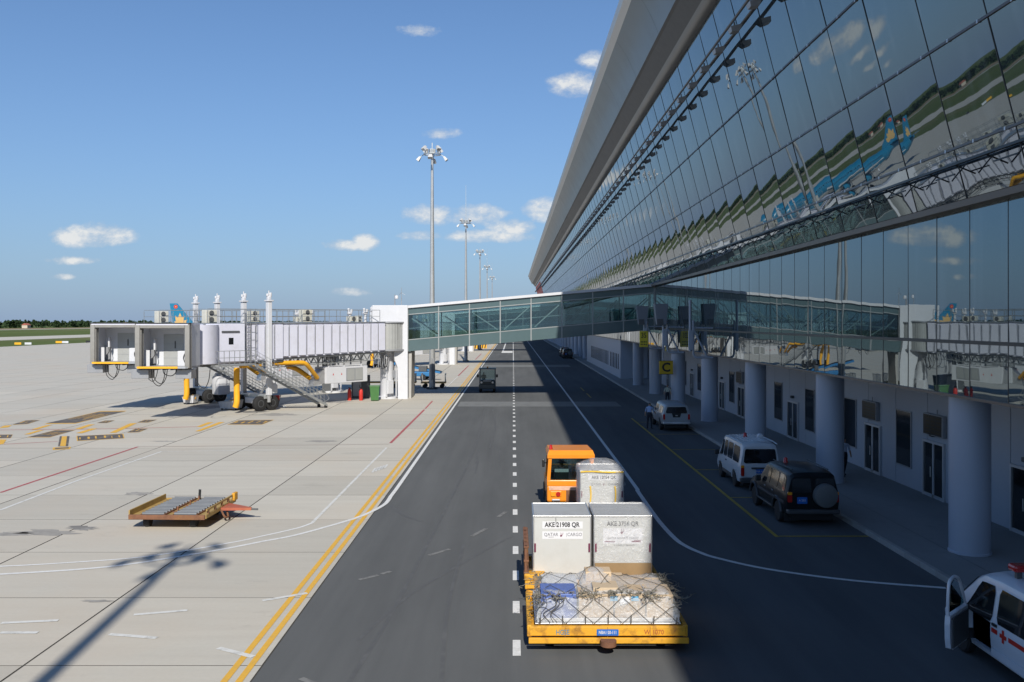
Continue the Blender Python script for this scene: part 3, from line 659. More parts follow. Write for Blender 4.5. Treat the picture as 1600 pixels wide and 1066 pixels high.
# body behind the facade
tpart(MB().box(17.5, 60, Y0 + .5, Y1 - .5, 0, 21), 'building_core', wallw)
tpart(MB().prism([(XG + .09, ZG0), (XG + .09, ZB), (XB + .1, ZB), (9.7, 21.9), (14, 28.4), (45, 30.9), (60, 30), (60, 0), (17.5, 0), (17.5, ZG0)], 'y', Y1 - .3, Y1), 'end_wall', wallw)
tpart(MB().prism([(XG + .09, ZG0), (XG + .09, ZB), (XB + .1, ZB), (9.7, 21.9), (14, 28.4), (45, 30.9), (60, 30), (60, 0), (17.5, 0), (17.5, ZG0)], 'y', Y0, Y0 + .3), 'end_wall', wallw)
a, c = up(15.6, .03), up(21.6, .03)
tpart(MB().add([(a[0], 325, a[1]), (a[0], Y1, a[1]), (c[0], Y1, c[1]), (c[0], 325, c[1])], [(0, 1, 2, 3)]), 'red_reflection', redp)  # added red sheet, paints a red reflection onto the far glass bays
# flight boards on the wall
boardm = mat('board_face', (.012, .012, .010), .3, var=.1); boardt = mat('board_text', (.07, .05, .012), .5, var=.1)
for i, (y, z, lab) in enumerate(((35.2, 3.0, 'dark information board over the door behind the nearest column'), (41.5, 2.97, 'dark information board over the door left of the nearest column'), (65.4, 3.0, 'grey louvred board over a far door between distant columns'))):
    e = empty('information_board', (16.39, y, z), 0, lab, 'sign', 'boards over the doors')
    MB().cbox(-.17, 0, -.8, .8, -.42, .42, .02).build('housing', greym, e)
    MB().box(-.182, -.171, -.76, .76, -.38, .38).build('screen', boardm, e)
    for r in range(5):
        for q in range(3): MB().box(-.186, -.1825, -.68 + q * .45, -.68 + q * .45 + random.uniform(.25, .4), .26 - r * .14, .30 - r * .14).build('text_row', boardt, e)
    MB().bar((-.08, -.2, .42), (-.08, -.2, .62), .03).build('fixing', greym, e)
# ------------------------------------------------------------------ glazed fixed bridges over the road
def clear_glass(name, tint, refl, rough=.01):
    m = bpy.data.materials.new(name); m.use_nodes = True; t = m.node_tree; t.nodes.clear()
    tr = N(t, 'ShaderNodeBsdfTransparent'); tr.inputs[0].default_value = (*tint, 1)
    gl = N(t, 'ShaderNodeBsdfGlossy'); gl.inputs['Roughness'].default_value = rough; gl.inputs[0].default_value = (.85, .95, .95, 1)
    fr = N(t, 'ShaderNodeFresnel'); fr.inputs[0].default_value = 1.55
    f = math_node(t, 'MULTIPLY_ADD', fr.outputs[0], 1.0, refl, clamp=True)
    mx = N(t, 'ShaderNodeMixShader'); t.links.new(f, mx.inputs[0]); t.links.new(tr.outputs[0], mx.inputs[1]); t.links.new(gl.outputs[0], mx.inputs[2])
    o = N(t, 'ShaderNodeOutputMaterial'); t.links.new(mx.outputs[0], o.inputs[0]); return m
g_br = clear_glass('bridge_glass', (.68, .78, .78), .05)
teal = mat('teal_spandrel', (.088, .135, .145), .18, var=.05, coat=.4)
brm = mat('bridge_mullion', (.34, .36, .36), .4, metal=.3, var=.05)
intw = mat('interior_white', (.62, .66, .66), .5, var=.03)
intf = mat('interior_floor', (.16, .17, .17), .6, var=.1)
SL = .0885; BX0, BX1 = -9.55, 12.84
def fixed_bridge(y, label):
    e = empty('glazed_bridge', (BX0, y, 0), 0, label, 'bridge', 'glazed bridges over the road')
    W = 3.3; L = BX1 - BX0
    def slab(name, z0, z1, y0, y1, m, x0=0.0, x1=L):
        return MB().prism([(x0, z0 + SL * x0), (x1, z0 + SL * x1), (x1, z1 + SL * x1), (x0, z1 + SL * x0)], 'y', y0, y1).build(name, m, e)
    B, T = 4.30, 8.42
    slab('roof', T - .16, T, -.12, W + .12, white); slab('roof_edge', T - .18, T + .06, -.2, -.121, white); slab('roof_edge', T - .18, T + .06, W + .121, W + .2, white)
    slab('floor', B + .95, B + 1.1, .06, W - .06, intf); slab('underside', B, B + .12, .05, W - .05, brm)
    slab('ceiling', T - .75, T - .70, .06, W - .06, intw)
    n = 8; dx = L / n
    for s, yy in ((0, 0.0), (1, W)):
        o = -1 if s == 0 else 1
        for k in range(n):
            xa, xb = k * dx + .04, (k + 1) * dx - .04
            for (name, za, zb, m) in (('spandrel_panel', B + .02, B + 1.02, teal), ('glass_pane', B + 1.1, T - .80, g_br), ('upper_pane', T - .72, T - .2, teal)):
                MB().prism([(xa, za + SL * xa), (xb, za + SL * xb), (xb, zb + SL * xb), (xa, zb + SL * xa)], 'y', yy - .012, yy + .012).build(name, m, e)
            za, zb = B + 1.15, T - .85
            # brace behind the pane
            if k % 8 in (0, 1, 2): p, q = (xa + .3, za + SL * xa + 1.85), (xb - .2, za + SL * xb + .1)
            else: p, q = (xa + .3, za + SL * xa + .1), (xb - .2, za + SL * xb + 1.85)
            MB().bar((p[0], yy - o * .25, p[1]), (q[0], yy - o * .25, q[1]), .09, .09).build('brace', white, e)
        for k in range(n + 1):
            x = k * dx; MB().prism([(x - .05, B), (x + .05, B), (x + .05, T - .16 + SL * x - 0), (x - .05, T - .16 + SL * x)] if k == 0 else [(x - .05, B + SL * x), (x + .05, B + SL * x), (x + .05, T - .17 + SL * x), (x - .05, T - .17 + SL * x)], 'y', yy - .05, yy + .05).build('mullion', brm, e)
        for z in (B + 1.06, T - .76): slab('transom', z - .04, z + .04, yy - .04, yy + .04, brm)
        slab('handrail', B + 2.05, B + 2.11, yy - o * .32 - .03, yy - o * .32 + .03, alum)
    # end housing and fin-shaped pier towards the apron
    MB().cbox(-3.2, 0, -.25, W + .25, 6.98, 8.5, .03).build('end_housing', white, e)
    MB().prism([(-.85, 0), (.02, 0), (.02, 8.45), (-.85, 8.45), (-.85, 5.4), (-1.15, 4.9), (-1.25, 4.3), (-1.1, 3.4), (-.9, 2.9)], 'y', -.35, -.12).build('pier', white, e)
    MB().prism([(-.85, 0), (.02, 0), (.02, 8.45), (-.85, 8.45), (-.85, 5.4), (-1.15, 4.9), (-1.25, 4.3), (-1.1, 3.4), (-.9, 2.9)], 'y', W + .12, W + .35).build('pier', white, e)
    MB().prism([(.03, 0), (.26, 0), (.32, 4.25), (.03, 4.25)], 'y', .3, W - .3).build('pier_wall', conc_b, e)
    MB().box(-2.9, -.4, .4, W - .3, 4.4, 6.95).build('vestibule', dgrey, e)
    return e
names = ['nearest glazed bridge crossing the road to the terminal', 'second glazed bridge, seen under the nearest one', 'third glazed bridge along the road', 'fourth glazed bridge along the road', 'farthest glazed bridge along the road']
fb = fixed_bridge(82.7, names[0])
for k in range(1, 4):
    c = copy_tree(fb); c.location = (BX0, 82.7 + 66.5 * k, 0); c['label'] = names[k]
# small things on the roof of the nearest bridge
e = empty('camera_pole', (-10.9, 84, 8.5), 0, 'thin pole with white camera dome on the bridge housing', 'camera')
MB().cyl((0, 0, 0), (0, 0, 1.0), .05, n=8).build('pole', greym, e); MB().lathe([(0, -.25), (.15, -.18), (.17, 0), (.12, .1), (0, .13)], (.16, -.05, .82), 'z', 14).build('dome', white, e, 50)
e = empty('antenna_mast', (-10.35, 84.5, 8.5), 0, 'spindly lightning mast with crossed arms on bridge housing', 'antenna')
MB().cyl((0, 0, 0), (0, 0, 1.7), .04, .02, n=6).build('pole', alum, e)
for a in range(3): MB().bar((0, 0, 1.2), (.35 * math.cos(a * 2.1), .35 * math.sin(a * 2.1), 1.0 + .2 * (a == 1)), .025).build('arm', alum, e)

# ------------------------------------------------------------------ movable jet bridges
canv = mat('bellows_canvas', (.27, .265, .25), .85, var=.12, scale=3, bump=.4, bscale=7)
curtain = mat('shutter_curtain', (.40, .41, .40), .5, metal=.2, var=.06)
cabw = mat('cab_interior', (.66, .68, .72), .5, var=.04)
cablem = mat('cable', (.02, .02, .02), .6)
RZ = R(-130)
def jet_bridge(loc, label, stairs=True, short=False):
    e = empty('jet_bridge', loc, RZ, label, 'jet bridge', 'movable jet bridges')
    def zt(x): return 6.96 - .010 * x
    def zb(x): return 4.42 - .024 * x
    # rotunda: column, curtain drum, base
    MB().lathe([(1.0, 0), (1.0, .18), (.62, .22), (.62, 3.9), (.75, 4.1), (.75, 4.42)], (0, 0, 0), 'z', 24).build('pier', white, e, 40)
    d = MB()
    for k in range(40):
        a0, a1 = 2 * math.pi * k / 40, 2 * math.pi * (k + 1) / 40
        for (a, bb, r) in ((a0, a0 + (a1 - a0) * .8, 1.75), (a0 + (a1 - a0) * .8, a1, 1.71)):
            d.add([(r * math.cos(a), r * math.sin(a), 4.5), (r * math.cos(bb), r * math.sin(bb), 4.5), (r * math.cos(bb), r * math.sin(bb), 6.9), (r * math.cos(a), r * math.sin(a), 6.9)], [(0, 1, 2, 3)])
    d.build('curtain', curtain, e)
    MB().lathe([(1.85, 6.88), (1.85, 7.0), (0, 7.05)], (0, 0, 0), 'z', 28).build('drum_roof', greym, e, 40); MB().lathe([(1.85, 4.38), (1.85, 4.52)], (0, 0, 0), 'z', 28).build('drum_floor', greym, e, 40)
    for (px_, py_) in ((-.2, 1.0), (.75, .75)):
        MB().bar((px_, py_, .2), (px_, py_, 4.3), .1).build('pier_strut', white, e); 
    MB().cbox(.1, .7, .62, .95, .5, 1.7, .02).build('switch_box', white, e); MB().cbox(-.5, -.05, .7, .98, 1.9, 2.6, .02).build('switch_box', greym, e)
    # two telescoping tunnels with ribbed sides
    for (x0, x1, hw, dz, nm) in ((1.5, 12.9, 1.40, 0.0, 'inner_tunnel'), (12.5, 19.6, 1.58, .14, 'outer_tunnel')):
        pts = [(x0, zb(x0) - dz), (x1, zb(x1) - dz), (x1, zt(x1) + dz * .3), (x0, zt(x0) + dz * .3)]
        tun = MB().prism(pts, 'y', -hw, hw).build(nm, lilac, e)
        n = int((x1 - x0) / .86)
        for s in (1, -1):
            for k in range(n):
                xa = x0 + .12 + k * (x1 - x0 - .2) / n; w = (x1 - x0 - .2) / n
                f = [(xa, zb(xa) - dz + .12), (xa + w * .74, zb(xa) - dz + .12), (xa + w * .74, zt(xa) + dz * .3 - .12), (xa, zt(xa) + dz * .3 - .12)]
                MB().prism(f, 'y', s * (hw + .001), s * (hw + .13)).build('wall_rib', lilac, tun)
                MB().prism([(xa + w * .76, f[0][1]), (xa + w * .84, f[0][1]), (xa + w * .84, f[2][1]), (xa + w * .76, f[2][1])], 'y', s * (hw + .002), s * (hw + .03)).build('groove_shade', greym, tun)  # dark strip painting in the shade of the groove between ribs
        MB().prism([(x0, zb(x0) - dz - .16), (x1, zb(x1) - dz - .16), (x1, zb(x1) - dz - .01), (x0, zb(x0) - dz - .01)], 'y', -hw + .05, hw - .05).build('floor_beam', dgrey, tun)
        MB().prism([(x0, zt(x0) + dz * .3 + .005), (x1, zt(x1) + dz * .3 + .005), (x1, zt(x1) + dz * .3 + .06), (x0, zt(x0) + dz * .3 + .06)], 'y', -hw - .09, hw + .09).build('roof_sheet', galv, tun)
    # truss under the inner tunnel
    t = MB()
    for s in (-.9, .9):
        t.bar((2, s, zb(2) - .75), (13, s, zb(13) - .75), .07)
        for k in range(14):
            xa = 2 + k * .78; t.bar((xa, s, zb(xa) - .16), (xa + .39, s, zb(xa) - .75), .05).bar((xa + .39, s, zb(xa) - .75), (xa + .78, s, zb(xa) - .16), .05)
    t.build('truss', galv, e)
    # roof furniture: guard rail, condensers, lamps
    r = MB()
    for s in (-1.25, 1.25):
        for z in (.55, 1.1): r.bar((2.0, s, zt(2) + z), (19, s, zt(19) + z + .1), .035)
        for k in range(15): xa = 2.0 + k * 17 / 14; r.bar((xa, s, zt(xa) + .05), (xa, s, zt(xa) + 1.1), .035)
    r.bar((2.0, -1.25, zt(2) + 1.1), (2.0, 1.25, zt(2) + 1.1), .035); r.build('roof_railing', galv, e)
    beige = mat('condenser_case', (.58, .57, .50), .5, var=.05)
    for (xa, ya, sx, hh) in ((9.6, .6, .95, 1.05), (18.4, .5, .95, 1.0), (4.6, .5, .7, .45)):
        c = MB().cbox(xa - sx / 2, xa + sx / 2, ya - .3, ya + .3, zt(xa) + .12, zt(xa) + .12 + hh, .03).build('condenser', beige, e)
        for q in ([.27, .76] if hh > .9 else [.5]): MB().cyl((xa, ya + .301, zt(xa) + .12 + hh * q), (xa, ya + .33, zt(xa) + .12 + hh * q), .2, n=16).build('fan_grille', dgrey, c)
    for (xa, ya) in ((3.4, .9), (3.9, -.6)):
        MB().cyl((xa, ya, zt(xa)), (xa, ya, zt(xa) + .75), .12, .10, n=10).cbox(xa - .2, xa + .2, ya - .14, ya + .14, zt(xa) + .72, zt(xa) + .95, .04).cbox(xa - .28, xa - .08, ya - .05, ya + .12, zt(xa) + .9, zt(xa) + 1.2, .05).cbox(xa + .02, xa + .2, ya - .1, ya + .08, zt(xa) + .92, zt(xa) + 1.28, .05).build('roof_lamp', white, e, 50)
    # lift columns and wheel carriage
    for s in (1.72, -1.72):
        cz = MB().cbox(13.77, 14.13, s - .18, s + .18, 1.25, 8.6, .03).build('lift_column', white, e)
        MB().cbox(13.68, 14.22, s - .27, s + .27, 8.6, 8.72, .02).cbox(13.8, 14.1, s - .14, s + .14, 8.72, 9.0, .04).cbox(13.72, 13.92, s - .08, s + .1, 8.95, 9.3, .05).cbox(13.98, 14.16, s - .1, s + .06, 8.97, 9.22, .05).cyl((13.95, s, 9.0), (13.95, s, 9.45), .05, n=8).build('column_head', white, cz, 50)
        MB().cyl((13.95, s, .7), (13.95, s, 1.3), .15, n=12).build('column_foot', alum, cz)
    MB().cbox(13.6, 14.3, -1.6, 1.6, .95, 1.3, .04).build('carriage_beam', galv, e); MB().cbox(13.2, 14.5, -.75, .75, .55, 1.0, .05).build('carriage', white, e)
    MB().bar((13.6, -.4, .8), (11.9, -.4, 2.9), .12).bar((13.6, .5, .8), (12.2, .5, 2.6), .1).build('carriage_strut', galv, e)
    for (xx, yy) in ((13.45, 1.35), (13.45, -1.35), (14.55, 1.35), (14.55, -1.35)):
        w = MB().lathe([(.18, -.2), (.5, -.2), (.58, -.15), (.6, 0), (.58, .15), (.5, .2), (.18, .2)], (xx, yy, .6), 'y', 24).build('wheel', black, e, 40)
        MB().lathe([(0, -.16), (.26, -.205), (.3, -.19), (.3, .19), (.26, .205), (0, .16)], (xx, yy, .6), 'y', 16).build('rim', dgrey, w, 40)
    MB().cbox(13.1, 13.7, 1.2, 1.7, 1.35, 2.5, .06).build('motor_cover', white, e)
    # air conditioning unit slung under the tunnel
    u = MB().cbox(3.0, 7.6, -.75, .75, 1.75, 3.15, .04).build('air_unit', white, e)
    MB().box(3.55, 5.4, .751, .775, 1.9, 3.0).build('louvre_panel', greym, u); MB().box(3.6, 4.4, .776, .79, 1.95, 2.95).build('louvre_panel', curtain, u); MB().box(4.5, 5.3, .776, .79, 1.95, 2.95).build('louvre_panel', curtain, u)
    for xx in (5.9, 6.8): MB().add([(xx - .07, .756, 2.45), (xx + .07, .756, 2.45), (xx, .756, 2.65)], [(0, 1, 2)]).build('warning_label', red, u)
    h = MB()
    for xx in (3.7, 5.6, 7.3):
        for s in (-.7, .7): h.bar((xx, s, 3.1), (xx, s, zb(xx) - .1), .1)
    h.bar((3.7, .7, 3.25), (7.3, .7, 3.25), .08).bar((5.6, .7, 3.9), (7.2, .7, 3.3), .07).build('unit_hanger', white, e)
    MB().add([(7.6, -.6, 3.0), (7.6, .6, 3.0), (7.6, .6, 1.8), (7.6, -.6, 1.8), (8.5, -.35, 2.3), (8.5, .35, 2.3), (8.6, .35, 1.6), (8.6, -.35, 1.6)], [(0, 1, 2, 3), (4, 5, 6, 7), (0, 1, 5, 4), (1, 2, 6, 5), (2, 3, 7, 6), (3, 0, 4, 7)]).build('duct_hood', alum, u)
    # yellow hoses
    def hose(pts, r=.2): MB().tube(smooth_path(pts, 7), r, 12).build('yellow_hose', hosey, e, 60)
    hose([(8.3, .5, 2.3), (8.9, .8, 2.72), (9.5, 1.08, 3.16), (10.0, 1.28, 3.5), (10.35, 1.32, 3.64), (10.9, 1.32, 3.68), (13.2, 1.25, 3.7)], .18)
    hose([(14.4, 1.25, 3.66), (16.2, 1.25, 3.6)], .19)
    hose([(8.4, -.3, 2.2), (9.5, -.6, 3.0), (10.4, -.8, 3.3)])
    if not short:
        hose([(16.75, 1.6, 3.5), (16.78, 1.62, 2.6), (16.75, 1.6, 1.7), (16.75, 1.6, .9), (16.8, 1.5, .5)], .23)
    # cables near the rotunda
    rn = random.Random(3)
    for k in range(7):
        x0 = 1.2 + rn.uniform(0, 1.2); s = rn.uniform(.3, 1.2)
        MB().tube(smooth_path([(x0, s, 4.3), (x0 + .2, s + .15, 3.4 - rn.uniform(0, .6)), (x0 - .3, s, 3.0), (x0 - .7, s * .8, 3.9)]), .035, 6).build('cable', cablem if k % 2 else greym, e)
    # control cabin panel at the tunnel end and landing with stairs
    MB().cbox(16.4, 19.4, 1.6, 2.15, 4.0, 6.85, .03).build('side_cabin', lilac, e)
    MB().box(17.4, 17.8, 2.151, 2.165, 5.3, 5.8).build('cabin_window', winglass, e); MB().box(16.9, 18.4, 2.151, 2.22, 6.2, 6.32).build('door_hood', dgrey, e)
    MB().box(16.2, 19.3, 2.16, 3.2, 3.72, 3.84).build('landing', galv, e)
    lr = MB()
    for z in (4.35, 4.85): lr.bar((16.2, 3.18, z), (19.3, 3.18, z), .04).bar((19.28, 2.2, z), (19.28, 3.18, z), .04)
    for k in range(8): lr.bar((16.2 + k * .44, 3.18, 3.8), (16.2 + k * .44, 3.18, 4.85), .035)
    lr.build('landing_rail', galv, e)
    ld = MB()
    for q in (15.7, 16.2): ld.bar((q, 1.85, 4.0), (q, 1.85, zt(q) + 1.2), .05)
    for k in range(14): ld.bar((15.7, 1.85, 4.2 + k * .28), (16.2, 1.85, 4.2 + k * .28), .03)
    for k in range(5): ld.bar((15.55, 2.3, 5 + k * .6), (16.35, 2.3, 5 + k * .6), .03)
    ld.bar((15.55, 2.3, 5), (15.55, 2.3, 8), .03).bar((16.35, 2.3, 5), (16.35, 2.3, 8), .03).build('ladder', alum, e)
    if stairs:
        st = MB().bar((16.2, 2.2, 3.75), (9.4, 2.2, .22), .05, .17).bar((16.2, 3.2, 3.75), (9.4, 3.2, .22), .05, .17).build('stair_stringer', galv, e)
        for k in range(17):
            f = (k + .5) / 17; xx, zz = 16.2 - 6.8 * f, 3.82 - 3.5 * f
            MB().box(xx - .16, xx + .16, 2.24, 3.16, zz, zz + .05).build('stair_tread', greym, st)
        sr = MB()
        for s in (2.2, 3.2):
            for hh in (.28, .53, .78, 1.03): sr.bar((16.2, s, 3.8 + hh), (9.7, s, .42 + hh), .022)
            for k in range(20): f = k / 19; xx, zz = 16.2 - 6.5 * f, 3.8 - 3.38 * f; sr.bar((xx, s, zz), (xx, s, zz + 1.03), .02)
            sr.bar((9.7, s, .5), (9.2, s, .75), .04).bar((9.2, s, .75), (9.7, s, 1.45), .04)
        sr.build('stair_rail', galv, st)
        for s in (2.25, 3.15): MB().lathe([(.0, -.05), (.14, -.05), (.14, .05), (0, .05)], (9.5, s, .14), 'y', 14).build('stair_wheel', black, st)
    # cab: turned so that its opening faces down the apron
    c = link('cab', MB().cyl((.2, 2.35, .02), (.2, 2.35, 2.86), 2.1, n=28).mesh('cab', lilac, 40), e)
    c.rotation_euler = (0, 0, -RZ)
    ml = Matrix.Rotation(-RZ, 4, 'Z') @ Matrix.Translation(Vector((-24.05, 64.6, 3.92)) - Vector((-11.5, 83.2, 0))); c.location = ml.translation
    w2, y0, y1, hh = 1.78, -2.3, .15, 2.85
    MB().box(-w2, w2, y0 + .02, y1, -.12, 0).build('cab_floor', greym, c)
    MB().box(-w2, w2, y0 + .05, y1, hh, hh + .1).build('cab_roof', lilac, c)
    MB().box(-w2, -w2 + .08, y0 + .6, y1, 0, hh).build('cab_side', cabw, c); MB().box(w2 - .08, w2, y0 + .6, y1, 0, hh).build('cab_side', cabw, c)
    MB().box(-w2 + .08, w2 - .08, y1 - .1, y1, 0, hh).build('cab_back', cabw, c)
    MB().box(-.75, .65, y1 - .13, y1 - .101, .0, 2.2).build('cab_door', curtain, c); 
    for z in (.5, 1.0, 1.5): MB().box(-.75, .65, y1 - .14, y1 - .131, z, z + .02).build('door_joint', greym, c)
    MB().box(.05, .1, y1 - .2, y1 - .131, 1.2, 1.7).build('door_handle', dgrey, c)
    MB().box(.85, 1.7, y1 - .13, y1 - .101, 1.2, 2.2).build('cab_window', winglass, c)
    MB().cbox(.75, 1.72, y0 + .9, y0 + 1.5, 0, 1.05, .03).build('console', white, c); MB().cbox(-1.15, -1.02, y0 + 1.5, y0 + 1.8, 1.1, 1.9, .02).build('control_box', white, c)
    MB().box(-1.7, -1.3, y0 + 1.2, y0 + 1.25, 0, 1.1).build('side_guard', white, c); MB().cbox(-1.55, -1.25, y1 - .4, y1 - .15, .1, 1.1, .02).build('cabinet', greym, c)
    MB().tube(smooth_path([(1.35, y0 + .88, 1.0), (1.2, y0 + .8, .6), (1.35, y0 + .8, .15)]), .03, 6).tube(smooth_path([(-1.2, y0 + 1.6, 1.4), (-1.05, y0 + 1.5, .8), (-1.25, y0 + 1.5, .5)]), .03, 6).build('cable', cablem, c)
    MB().box(-w2 + .12, w2 - .65, y0 - .12, y0 + .02, -.12, .02).build('bumper', yellow, c); MB().box(w2 - .64, w2 - .1, y0 - .12, y0 + .02, -.12, .02).build('bumper_end', alum, c)
    # bellows canopy: folded ribs round the opening
    for k in range(4):
        yy = y0 + .62 - k * .16; ww = w2 + .05 + .05 * (k % 2); t_ = .34
        bx = MB().cbox(-ww, -ww + t_, yy - .075, yy + .075, -.1, hh + .12, .04).cbox(ww - t_, ww, yy - .075, yy + .075, -.1, hh + .12, .04).cbox(-ww + t_, ww - t_, yy - .075, yy + .075, hh - .22, hh + .12, .04)
        bx.build('bellows_fold', canv, c, 50)
    MB().prism([(-w2 - .12, -.05), (-w2 - .02, -.05), (-w2 - .02, hh + .1), (-w2 - .12, hh + .1), (-w2 - .3, .3)], 'y', y0 + .7, y0 + .95).build('bellows_flap', canv, c)
    MB().box(-w2 - .1, w2 + .1, y0 - .02, y0 + .9, hh + .121, hh + .16).build('canopy_edge', dgrey, c)
    for (xa, xb) in ((.75, 1.85), (-2.3, -1.1)): MB().cbox(xa, xb, y0 + .5, y0 + 1.6, -.85, -.2, .03).build('under_box', greym, c)
    un = MB()
    for k in range(6): un.bar((-1.6 + k * .55, y0 + .1, -.2), (-1.6 + k * .55, y1, -.2), .08)
    un.build('under_frame', dgrey, c)
    for (xa, dp) in ((-.9, 1.15), (-.75, 1.0), (-.1, .45), (2.2, 1.3)): MB().tube(smooth_path([(xa, y0 + .5, -.2), (xa + .1, y0 + .5, -.2 - dp * .7), (xa + .55, y0 + .5, -.2 - dp), (xa + .85, y0 + .5, -.2 - dp * .6), (xa + .95, y0 + .5, -.2)]), .03, 6).build('cable', cablem, c)
    return e
jb1 = jet_bridge((-11.5, 83.2, 0), 'nearest white jet bridge, right-hand cab and stairs towards the road')
jb2 = copy_tree(jb1); jb2.location = (-17.9, 90.4, 0); jb2['label'] = 'white jet bridge half hidden behind the nearest one, leftmost cab'
MB().cbox(-1.2, 8.6, -2.4, .8, 4.4, 6.9, .03).build('link_corridor', lilac, jb2).rotation_euler = (0, 0, -RZ)
MB().cbox(-.9, .4, -.8, .8, 0, 4.4, .03).build('rear_pier', dgrey, jb2).rotation_euler = (0, 0, -RZ)
MB().cbox(13.3, 14.5, 1.75, 2.75, .75, 2.35, .12).build('motor_cover', white, jb2, 40)
jb3 = copy_tree(jb1); jb3.location = (-11.5, 149.7, 0); jb3['label'] = 'white jet bridge of the second gate, seen beneath the bridge'
jb4 = copy_tree(jb1); jb4.location = (-11.5, 216.2, 0); jb4['label'] = 'white jet bridge of the third gate, far along the apron'

# hose baskets standing by the hoses
def hose_basket(u, v, label, w=1.5):
    x, y = px(u, v); e = empty('hose_basket', (x, y, .015), R(-12), label, 'basket', 'white hose baskets under the jet bridges')
    vs = [(-w / 2 + .12, -.35, .12), (w / 2 - .12, -.35, .12), (w / 2 - .12, .35, .12), (-w / 2 + .12, .35, .12), (-w / 2, -.45, .62), (w / 2, -.45, .78), (w / 2, .45, .78), (-w / 2, .45, .62)]
    MB().add(vs, [(3, 2, 1, 0), (0, 1, 5, 4), (1, 2, 6, 5), (2, 3, 7, 6), (3, 0, 4, 7)]).build('tray', white, e)
    MB().tube([vs[4], vs[5], vs[6], vs[7], vs[4]], .03, 6).build('rim', galv, e)
    MB().tube(smooth_path([(-.3, 0, .5), (.1, .1, .62), (.4, -.1, .5), (.1, -.2, .55)]), .16, 10).build('coiled_hose', hosey, e, 60)
    for k in (-1, 1):
        for q in (-1, 1): MB().lathe([(0, -.04), (.08, -.04), (.08, .04), (0, .04)], (k * w * .36, q * .3, .08), 'y', 10).build('castor', black, e)
    for k in range(5): MB().box(-w / 2 + .15 + k * w * .16, -w / 2 + .19 + k * w * .16, -.47, -.44, .15, .6).build('tray_rib', white, e)
hose_basket(361, 640.5, 'white hose basket under the nearest yellow hose', 1.7)
hose_basket(298, 631.5, 'white hose basket under the left yellow hose', 1.1)

# ------------------------------------------------------------------ clutter at the foot of the bridge
for (u, lab) in ((546, 'red fire extinguisher farther from the bin'), (564, 'red fire extinguisher next to the grey cabinet')):
    x, y = px(u, 626); e = empty('fire_extinguisher', (x, y, .012), 0, lab, 'extinguisher', 'extinguishers by the pier')
    MB().lathe([(.16, 0), (.17, .05), (.17, .85), (.12, .98), (.05, 1.03), (.05, 1.1)], (0, 0, 0), 'z', 16).build('cylinder', red, e, 50)
    MB().box(-.12, .12, -.03, .03, 1.08, 1.16).tube(smooth_path([(.05, -.05, 1.1), (.25, -.1, .9), (.24, -.1, .4)]), .025, 6).build('valve', blackp, e)
    MB().cyl((-.18, .12, .1), (.18, .12, .1), .1, n=10).build('cart_wheel', black, e)
x, y = px(585.5, 626.5); e = empty('wheelie_bin', (x, y, .012), R(8), 'green wheelie bin beside the white bridge pier', 'bin')
MB().add([(-.33, -.3, .06), (.33, -.3, .06), (.33, .3, .06), (-.33, .3, .06), (-.42, -.4, 1.25), (.42, -.4, 1.25), (.42, .4, 1.25), (-.42, .4, 1.25)], [(3, 2, 1, 0), (4, 5, 6, 7), (0, 1, 5, 4), (1, 2, 6, 5), (2, 3, 7, 6), (3, 0, 4, 7)]).build('body', green, e)
MB().cbox(-.45, .45, -.44, .44, 1.26, 1.36, .04).build('lid', green, e); MB().cyl((-.3, .36, .12), (.3, .36, .12), .12, n=12).build('wheel', black, e)
x, y = px(569, 622); e = empty('equipment_cabinet', (x, y, .012), 0, 'dark grey equipment cabinet under the jet bridge', 'cabinet')
MB().cbox(-1.1, .5, -.4, .4, 0, 2.1, .04).build('case', dgrey, e); MB().box(-.95, -.2, -.42, -.401, .2, 1.9).build('door', greym, e); MB().box(-.35, -.3, -.46, -.421, 1.0, 1.2).build('handle', blackp, e)
x, y = px(434, 636); e = empty('wheel_stand', (x, y, .012), 0, 'small red and white chock stand behind the stairs', 'chock')
MB().box(-.7, .7, -.05, .05, .0, .08).build('base', white, e); MB().bar((0, 0, .05), (.25, 0, 1.0), .08).build('post', dgrey, e); MB().cbox(-.35, .15, -.12, .12, .55, .95, .05).build('flag', red, e)

# carts and belt loader beyond the pier
bluem = mat('loader_blue', (.03, .17, .38), .5, var=.1)
def cart(x, y, rz, label):
    e = empty('baggage_cart', (x, y, .012), rz, label, 'cart', 'baggage carts under the bridge')
    MB().box(-1.3, 1.3, -.75, .75, .5, .62).build('deck', yrust, e)
    for sx in (-1.25, 1.25):
        r = MB()
        for k in range(5): r.bar((sx, -.7 + k * .35, .62), (sx, -.7 + k * .35, 1.5), .05)
        r.bar((sx, -.75, 1.5), (sx, .75, 1.5), .06).build('end_rail', galv, e)
    for sx in (-.9, .9):
        for sy in (-.6, .6): MB().lathe([(0, -.08), (.22, -.08), (.22, .08), (0, .08)], (sx, sy, .22), 'y', 14).build('wheel', black, e); MB().bar((sx, sy, .22), (sx, sy, .5), .07).build('fork', dgrey, e)
cart(-8.4, 96.5, 0, 'yellow decked cart with end rails beside the tall mast foot')
cart(-11.6, 96.8, 0, 'yellow cart standing left of the mast foot')
cart(-14.8, 97, R(5), 'yellow cart mostly hidden behind the bridge pier')
e = empty('belt_loader', (-12, 110, .012), R(170), 'blue belt loader parked beyond the bridge pier', 'loader')
MB().cbox(-2.2, 2.2, -.8, .8, .45, 1.0, .1).build('chassis', bluem, e); MB().bar((-3.4, 0, .9), (3.6, 0, 2.2), .9, .25).build('conveyor', bluem, e); MB().bar((-3.4, 0, 1.06), (3.6, 0, 2.36), .7, .04).build('belt', black, e)
